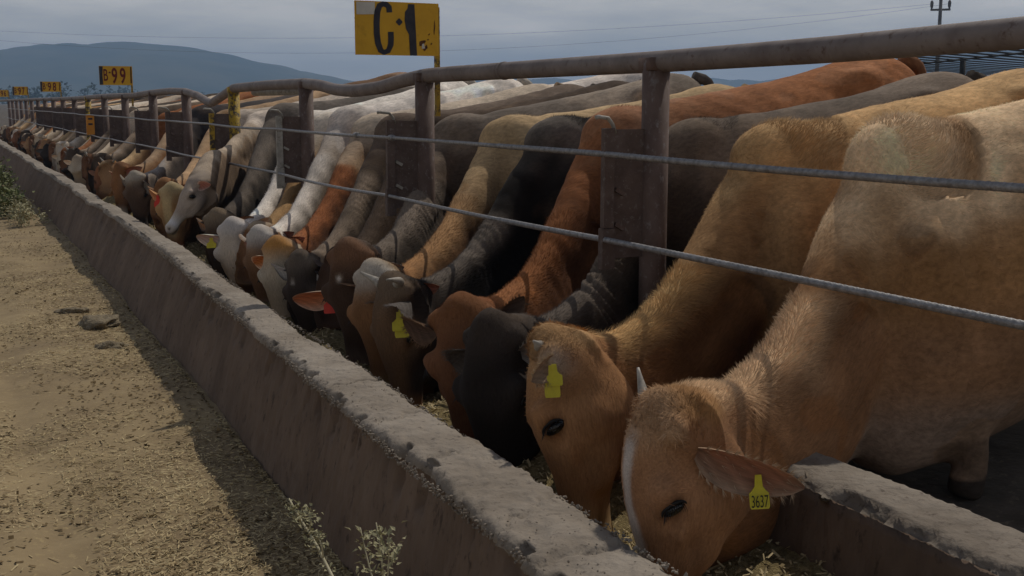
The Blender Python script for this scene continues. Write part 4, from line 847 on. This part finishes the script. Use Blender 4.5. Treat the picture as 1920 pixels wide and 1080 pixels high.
build_cow('dark grey steer with white lined hanging ear tucked behind the orange ear', 8.05, 8.1, (1.98, 7.15, .62), (.05, -.1, -1), .5,
  dict(base=(.055, .042, .034), side=(.036, .028, .023), top=(.12, .10, .085), crest=(.17, .145, .12), neck=(.036, .028, .023), face=(.045, .036, .032), poll=(.13, .115, .10), star=(.5, .47, .42), ear=(.12, .11, .10), ear_in=(.55, .53, .5)), voxel=.019, fur=8000,
  ears={1: dict(length=.19, droop=1.3, fwd=.5)}, tags=[dict(side=1, at=.13, size=(.06, .06), face=CV)], wrinkle=.002, seed=9, zR=1.78)
build_cow('cream faced steer with bright rust neck and yellow lined ear', 8.6, 8.7, (1.95, 7.60, .67), (-.02, -.1, -1), .55,
  dict(base=(.27, .19, .12), side=(.15, .085, .048), top=(.42, .36, .28), neck=(.085, .042, .024), crest=(.20, .082, .036), face=(.46, .39, .29), poll=(.42, .22, .07), nose=(.45, .37, .27), ear=(.4, .2, .07), ear_in=(.46, .20, .06)), voxel=.019, fur=8000, ears={-1: dict(length=.15, droop=.6), 1: dict(length=.13, lift=.25)}, seed=10, zR=1.80)
build_cow('white necked steer with grey poll and brown face', 9.15, 9.4, (1.97, 8.15, .69), (.0, -.06, -1), .45,
  dict(base=(.42, .37, .31), side=(.24, .20, .165), top=(.62, .58, .52), neck=(.20, .175, .145), crest=(.6, .56, .50), face=(.16, .095, .055), poll=(.48, .46, .42), ear=(.5, .46, .4), spots=(.36, .34, .31)), voxel=.019, fur=8000, ears={-1: dict(length=.16, lift=.4)}, seed=11, zR=1.86, zW=1.56)  # white hide; neck and side darkened, shade put into the colour
build_cow('light brown steer with ochre neck behind the white faced steer', 9.7, 9.9, (2.08, 8.7, .66), (.0, -.1, -1), .3,
  dict(base=(.30, .24, .17), side=(.14, .085, .05), top=(.5, .46, .39), neck=(.13, .08, .042), crest=(.30, .19, .09), face=(.16, .09, .05)), voxel=.02, fur=5000, seed=12, zR=1.80)
build_cow('white steer with long cream face and large white ear holding a lime tag', 10.25, 10.6, (1.95, 8.88, .68), (.04, -.12, -1), .80,
  dict(base=(.44, .39, .33), side=(.25, .22, .185), top=(.60, .57, .51), neck=(.21, .19, .165), crest=(.58, .55, .50), face=(.52, .44, .34), poll=(.55, .53, .5), nose=(.45, .33, .23), ear=(.58, .56, .54), ear_in=(.40, .37, .36)), voxel=.019, fur=7000, ears={-1: dict(length=.20, width=.06, droop=.3, fwd=.2), 1: dict(length=.17, droop=-.1, lift=.5, cols=(WHITE, (.4, .3, .2), WHITE))}, tags=[dict(side=-1, at=.09, size=(.07, .075), face=CV)], seed=13, zR=1.88)  # neck and side of this white coat greyed to stand in for shade
build_cow('large black steer with dark brown face and fuzzy orange ear', 11.2, 11.5, (1.98, 9.55, .70), (.0, -.1, -1), .75,
  dict(base=BLACK, side=(.016, .015, .016), top=(.07, .065, .06), hump=(.12, .115, .11), crest=(.10, .09, .08), neck=BLACK, face=(.06, .042, .032), poll=(.20, .17, .13), ear=(.30, .17, .08), ear_in=(.36, .2, .1)), voxel=.02, fur=7000, ears={1: dict(length=.17, width=.058, lift=.35, fwd=.2), -1: dict(length=.12, lift=.5)}, tags=[dict(side=1, at=.12, size=(.07, .08), face=CV)], seed=14, zW=1.58, zR=1.80)
build_cow('cream white steer with raised head looking along the trough, black eye showing', 12.0, 12.4, (2.08, 10.75, .93), (-.62, -.16, -.80), .12,
  dict(base=(.34, .29, .235), side=(.20, .16, .125), top=(.44, .39, .33), neck=(.15, .115, .085), crest=(.36, .30, .23), face=(.36, .30, .245), nose=(.44, .40, .34), pad=(.45, .4, .36), ear=(.4, .3, .2)), voxel=.02, crest=[(2.80, 1.36), (2.62, 1.24), (2.45, 1.13), (2.30, 1.07), (2.18, 1.04)], hl=.45, seed=15, zR=1.80)
build_cow('tan faced steer with spread orange ears and a red ear tag', 12.9, 13.3, (1.97, 11.55, .79), (-.02, -.1, -1), .85,
  dict(base=(.30, .25, .19), side=(.13, .085, .055), top=(.34, .3, .25), neck=(.32, .20, .09), crest=(.4, .26, .11), face=(.38, .22, .10), poll=(.45, .36, .2), blaze=(.5, .38, .2), nose=(.3, .13, .06), ear=(.42, .22, .09), ear_in=(.45, .22, .09)), voxel=.02, ears={'both': dict(length=.16, lift=.35, droop=0)}, tags=[dict(side=-1, at=.05, size=(.07, .11), mat='tagred', face=CV)], seed=16, zR=1.82)
build_cow('tan steer with reddish neck standing past the steer with the red tag', 13.7, 14.2, (2.05, 12.5, .78), (-.02, -.1, -1), .5,
  dict(base=(.22, .13, .07), side=(.12, .07, .04), top=(.36, .25, .15), neck=(.24, .12, .055), face=(.20, .11, .055)), voxel=.022, seed=17, zR=1.86)
build_cow('black bodied steer with pale grey crest and drooping mottled ear', 15.1, 15.4, (1.98, 14.0, .78), (.0, -.16, -1), .7,
  dict(base=(.022, .02, .022), side=(.018, .017, .018), top=(.08, .075, .075), hump=(.03, .03, .035), neck=(.07, .062, .058), crest=(.34, .31, .28), face=(.085, .06, .045), poll=(.42, .38, .31), nose=(.02, .018, .018), ear=(.4, .36, .28), ear_in=(.3, .26, .2)), voxel=.022, ears={1: dict(length=.20, width=.06, droop=1.2, fwd=.5), -1: dict(length=.16, droop=-.2, lift=.4)}, seed=18, zW=1.55, zR=1.78)
build_cow('reddish brown steer with rounded brow and pale muzzle, left of the grey crested steer', 16.1, 16.6, (1.95, 15.0, .84), (-.12, -.2, -1), .4,
  dict(base=(.17, .095, .055), side=(.10, .058, .035), top=(.28, .2, .13), neck=(.20, .105, .05), face=(.22, .115, .055), nose=(.42, .34, .25), ear=(.2, .12, .07)), voxel=.022, seed=19, zR=1.82)

# farther animals: eight bodies in different poses, copied and recoloured
FAR = []
def far_body(i):
    g = np.random.default_rng(900 + i); ph = g.uniform(-.2, 1.0); t0 = 0.0
    G = cow_geometry(t0 + g.uniform(.5, 1.1), t0 + g.uniform(.6, 1.3), (g.uniform(1.9, 2.05), t0, g.uniform(.72, .86)), (g.uniform(-.1, .08), g.uniform(-.2, 0), -1), ph, .033, zW=1.50 + g.uniform(-.05, .06), zR=1.78 + g.uniform(-.06, .09), hump=g.uniform(.0, .07), seed=40 + i)
    return G
BOD = [far_body(i) for i in range(8)]
PAL = [('brown', dict(base=BROWN, side=(.07, .042, .026), neck=(.07, .042, .026), crest=(.26, .19, .12), top=(.22, .15, .09), face=(.13, .07, .04))), ('dark grey', dict(base=DGREY, side=(.036, .029, .024), neck=(.036, .029, .024), crest=(.26, .22, .18), face=(.07, .055, .045))), ('cream', dict(base=(.46, .39, .30), side=(.22, .17, .12), neck=(.21, .16, .11), crest=(.50, .43, .33), face=(.46, .37, .27))), ('rust red', dict(base=RUST, side=(.10, .048, .026), neck=(.10, .048, .026), crest=(.28, .13, .06), face=(.20, .095, .05))), ('black', dict(base=BLACK, top=(.06, .052, .045), face=(.03, .025, .022), crest=(.14, .12, .10))), ('tan', dict(base=TAN, side=(.13, .075, .04), neck=(.13, .075, .04), top=(.4, .28, .15), crest=(.42, .30, .17), face=(.28, .17, .09))), ('white', dict(base=WHITE, side=(.27, .23, .18), neck=(.27, .23, .18), crest=(.56, .51, .43), face=(.50, .44, .36)))]  # hide colours; dark sides and necks, light crests paint in shade and sun
seqA = [(5, .2), (3, .05), (1, 0), (0, .1), (2, 0), (4, 0), (1, 0), (0, 0), (3, 0), (2, 0), (6, 0), (0, 0), (4, 0), (1, 0), (5, 0), (0, 0), (1, 0), (4, 0), (2, 0), (0, 0)]
t = 16.55; i = 0
while t < 44:
    pi = seqA[i % len(seqA)][0]; nm, sp = PAL[pi]; b = BOD[(i * 5 + 1) % 8]
    where = 'just beyond the grey crested steer' if t < 18.9 else 'between the B-99 sign and the B-98 sign' if t < 30.4 else 'past the B-98 sign'
    sp = dict(sp); org = np.array([3.75, t + .4, float(pen_z(3.75))])
    root = empty('steer', tuple(org), f'{nm} steer feeding at the far trough {where}', 'cow', f'far {nm} cattle {where}')
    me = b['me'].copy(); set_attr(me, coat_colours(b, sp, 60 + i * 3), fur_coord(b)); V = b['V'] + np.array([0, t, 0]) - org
    me.vertices.foreach_set('co', V.ravel()); me.update(); me.materials.clear(); me.materials.append(M['coat']); me.name = 'body'
    link(bpy.data.objects.new('body', me), root)
    b2 = dict(b); b2['P'] = b['P'] + np.array([0, t, 0])
    if t < 34:
        for sd in (1, -1):
            fc = np.array(sp.get('face', sp['base'])); make_ear('ear', b2, sd, root, .17, .05, (tuple(fc), tuple(np.minimum(fc * 1.5 + .08, .7)), tuple(np.minimum(fc * 1.6 + .05, .7))), random.uniform(-.1, .7), random.uniform(-.1, .4), random.uniform(0, .4))
    if t < 22:
        for h in ((1, -1) if i % 3 == 0 else ()): make_horn(root, b2, h, .09, .02, (.5, .3), 0)
    t += random.choice([.45, .6, .7, .8, 1.0]); i += 1
for b in BOD: pass
# animals standing loose behind the row
def loose(label, dx, t, sc, sp, bi, seed):
    b = BOD[bi]; org = np.array([3.75 + dx, t, float(pen_z(3.75 + dx))]); root = empty('steer', tuple(org), label, 'cow', 'cattle standing loose behind the feeding row')
    me = b['me'].copy(); set_attr(me, coat_colours(b, sp, seed), fur_coord(b)); V = (b['V'] - np.array([3.75, .6, float(pen_z(3.75))])) * sc
    me.vertices.foreach_set('co', V.ravel()); me.update(); me.materials.clear(); me.materials.append(M['coat']); me.name = 'body'; link(bpy.data.objects.new('body', me), root)
loose('spotted brown and white steer whose back rises above the bent top rail', 3.0, 19.3, 1.08, dict(base=(.50, .46, .40), spots=(.13, .085, .055), top=(.2, .14, .1), face=(.4, .3, .2)), 2, 301)
loose('orange and cream backed steer seen above the kinked part of the top rail', 3.3, 29.5, 1.08, dict(base=(.36, .19, .08), top=(.45, .2, .07), spots=(.5, .46, .4), face=(.4, .3, .2)), 4, 307)
loose('pale cream steer standing behind the row under the C-1 sign', 2.6, 10.8, 1.05, dict(base=(.5, .46, .40), top=(.55, .5, .44), face=(.4, .3, .2)), 1, 311)

# ------------------------------------------------------------------ plants
def leaf_verts(p, d, up, L, w):
    d = Vector(d).normalized(); s = d.cross(Vector(up)).normalized(); n = s.cross(d)
    return [p, p + d * L * .35 + s * w + n * .1 * L, p + d * L + n * -.12 * L, p + d * L * .35 - s * w + n * .1 * L]
def weed(name, base, stems, label, mat, leafn, leafL, seed, spread=.02):
    g = random.Random(seed); w = empty(name, base, label, 'weed'); lb = MB()
    for st in stems:
        pts = [Vector(p) for p in st['p']]; pts = [Vector(q) for q in spline([tuple(p) for p in pts], 12)]
        mb = MB(); mb.tube(pts, list(np.linspace(st['r'], st['r'] * .4, 12)), 7); mb.obj('stem', M['stem'], w, smooth=True)
        for k in range(int(leafn * st.get('n', 1))):
            q = g.random() ** .6; p = pts[min(11, int((st.get('from', .35) + (1 - st.get('from', .35)) * q) * 11))] + Vector((g.gauss(0, spread), g.gauss(0, spread), g.gauss(0, spread)))
            d = Vector((g.gauss(0, 1), g.gauss(0, 1), g.gauss(.3, .8))); V = leaf_verts(p, d, (g.gauss(0, .4), g.gauss(0, .4), 1), leafL * g.uniform(.5, 1.3), leafL * g.uniform(.18, .36)); lb.add(V, [(0, 1, 2, 3)])
    o = lb.obj('foliage', mat, w); o['kind'] = 'stuff'; return w
weed('dry_weed', (.90, 2.45, 0), [dict(p=[(0.9, 2.45, -0.01), (0.885, 2.55, 0.16), (0.864, 2.72, 0.312), (0.856, 2.816, 0.36), (0.856, 2.96, 0.4), (0.848, 3.08, 0.432), (0.848, 3.2, 0.456)], r=.006, **{'from': .55}), dict(p=[(0.856, 2.896, 0.384), (0.848, 2.88, 0.424), (0.84, 2.896, 0.456)], r=.003, n=.3, **{'from': .7}), dict(p=[(0.856, 3.024, 0.416), (0.856, 3.008, 0.456), (0.848, 3.016, 0.48)], r=.0026, n=.35, **{'from': .6})], 'dry stalk of weed leaning left in front of the trough wall', M['dryleaf'], 130, .017, 5, .012)
weed('dry_weed', (.90, 2.50, 0), [dict(p=[(0.9, 2.5, -0.01), (0.892, 2.5, 0.18), (0.888, 2.496, 0.32), (0.88, 2.48, 0.432), (0.88, 2.496, 0.536), (0.88, 2.528, 0.604)], r=.004, **{'from': .5}), dict(p=[(0.88, 2.48, 0.416), (0.88, 2.448, 0.512), (0.88, 2.44, 0.608)], r=.0028), dict(p=[(0.88, 2.496, 0.4), (0.872, 2.56, 0.48), (0.872, 2.624, 0.56)], r=.0028, n=.7), dict(p=[(0.888, 2.48, 0.36), (0.872, 2.384, 0.432), (0.872, 2.352, 0.48)], r=.0025, n=.5)], 'small leafy weed right of the leaning stalk before the trough wall', M['dryleaf'], 75, .019, 9, .013)
g = random.Random(3); st = []
for k in range(26):
    bx, by = g.uniform(.62, .95), g.uniform(17.5, 23); h = g.uniform(.25, .66) * (.6 if by < 18.5 else 1)
    st.append(dict(p=[(bx, by, 0), (bx + g.gauss(0, .05), by + g.gauss(0, .08), h * .5), (bx + g.gauss(0, .12), by + g.gauss(0, .2), h)], r=.006, **{'from': .1}))
weed('green_weed', (.95, 20, 0), st, 'clump of green weeds against the far end of the trough wall', M['leaf'], 70, .085, 13, .07)
st = []
for k in range(12):
    bx, by = g.uniform(.80, 1.10), g.uniform(16.2, 17.8); h = g.uniform(.15, .38)
    st.append(dict(p=[(bx, by, 0), (bx + g.gauss(0, .04), by + g.gauss(0, .08), h * .5), (bx + g.gauss(0, .08), by + g.gauss(0, .12), h)], r=.004, **{'from': .1}))
weed('green_weed', (1.0, 16.6, 0), st, 'low yellowish weeds just before the tall green weed clump', M['dryleaf'], 60, .055, 17, .05)

# ------------------------------------------------------------------ far trees, shade roof, power line
lb = MB(); g = random.Random(29)
for k in range(150):
    azd = math.radians(g.uniform(-4, 15)); R = g.uniform(430, 620); x, y = R * math.sin(azd), R * math.cos(azd); h = g.uniform(3.5, 7.5) * (1.15 if azd < math.radians(9) else .8)
    for q in range(60):
        u = g.random(); rr = h * .45 * math.sin(math.pi * (.15 + .8 * u)) * g.random() ** .4; b = g.uniform(0, 6.28); p = Vector((x + rr * math.cos(b), y + rr * math.sin(b), h * (.12 + .9 * u)))
        lb.add(leaf_verts(p, (g.gauss(0, 1), g.gauss(0, 1), g.gauss(0, 1)), (g.gauss(0, .3), g.gauss(0, .3), 1), g.uniform(.7, 1.5), g.uniform(.3, .6)), [(0, 1, 2, 3)])
o = lb.obj('tree_line', M['tree'], None, (0, 0, 0)); tag(o, 'dark line of far trees at the foot of the blue hill', 'trees', kind='stuff')

roof = empty('shade_roof', (24, 24, 0), 'long open shade roof of dark slats on posts behind the pen', 'shade roof')
RA, RB = Vector((26.71, 26.55, 3.0)), Vector((23.51, 20.52, 3.0))     # far-left and near-left corners, placed by sight lines
RD = Vector((math.sin(math.radians(67)), math.cos(math.radians(67)), 0)); e = RA - RB; LR = 46
NR = 15
e = e * 2.5
for q in range(NR):
    c = RB + e * (q / (NR - 1) * .998 + .001); mb = MB(); c = c + RD * (LR / 2 + .3 * math.sin(q * 2.4)); mb.box((c.x, c.y, c.z), (LR + .8, .16, .030), Matrix.Rotation(math.radians(90 - 67), 3, 'Z')); mb.obj('roof_slat', M['purlin'], roof)
for q in range(3):
    a0, a1 = RB + RD * (3 + q * 18), RB + e + RD * (3 + q * 18); mb = MB(); mb.tube([(a0.x, a0.y, a0.z - .045), (a1.x, a1.y, a1.z - .045)], .03, 6); mb.obj('roof_beam', M['purlin'], roof)
    for s in (.03, .35, .65, .97):
        c = RB + e * s + RD * (3 + q * 18); gz = float(pen_z(c.x)); mb = MB(); mb.tube([(c.x, c.y, gz - .2), (c.x, c.y, c.z - .1)], .09, 8); mb.obj('roof_post', M['purlin'], roof, smooth=True)

def upole(x, y, h, label):
    p = empty('power_pole', (x, y, 0), label, 'power pole'); mb = MB(); mb.tube([(x, y, 0), (x, y, h)], [.20, .13], 10); mb.obj('pole_shaft', M['polewood'], p, smooth=True)
    d = Vector((.72, -.69, 0)); mb = MB(); mb.box((x, y, h - .75), (1.5, .14, .16), Matrix.Rotation(math.atan2(d.y, d.x), 3, 'Z')); mb.obj('crossarm', M['polewood'], p)
    for s in (-1, 1):
        c = Vector((x, y, h - .68)) + d * s * .66; mb = MB(); mb.tube([c, c + Vector((0, 0, .2)), c + Vector((0, 0, .45)), c + Vector((0, 0, .65))], [.05, .12, .13, .08], 10); mb.obj('insulator', M['polewood'], p, smooth=True)
    mb = MB(); mb.tube([(x, y, h - .05), (x, y, h + .3)], [.14, .09], 10); mb.obj('insulator', M['polewood'], p, smooth=True)
    return p
px, py, ph = 100 * math.sin(math.radians(46.06)), 100 * math.cos(math.radians(46.06)), 9.65
upole(px, py, ph, 'grey power pole with crossarm and three insulators behind the top rail')
def wire(label, A, B, sag):
    A, B = Vector(A), Vector(B); mb = MB(); pts = [A.lerp(B, q) - Vector((0, 0, sag * 4 * q * (1 - q))) for q in np.linspace(0, 1, 40)]; mb.tube(pts, .008, 5); o = mb.obj('power_wire', M['wire'], None, tuple(A)); o['label'] = label; o['category'] = 'wire'; o['group'] = 'wires of the power line'
dv = Vector((.72, -.69, 0))
wire('upper power wire running left from the pole across the grey sky', Vector((px, py, ph - .3)) - dv * .66, (-8, 132, 9.6), 2.2)
wire('lower faint power wire running left from the pole across the sky', Vector((px, py, ph - .3)) + dv * .66, (-9, 128, 9.2), 3.4)
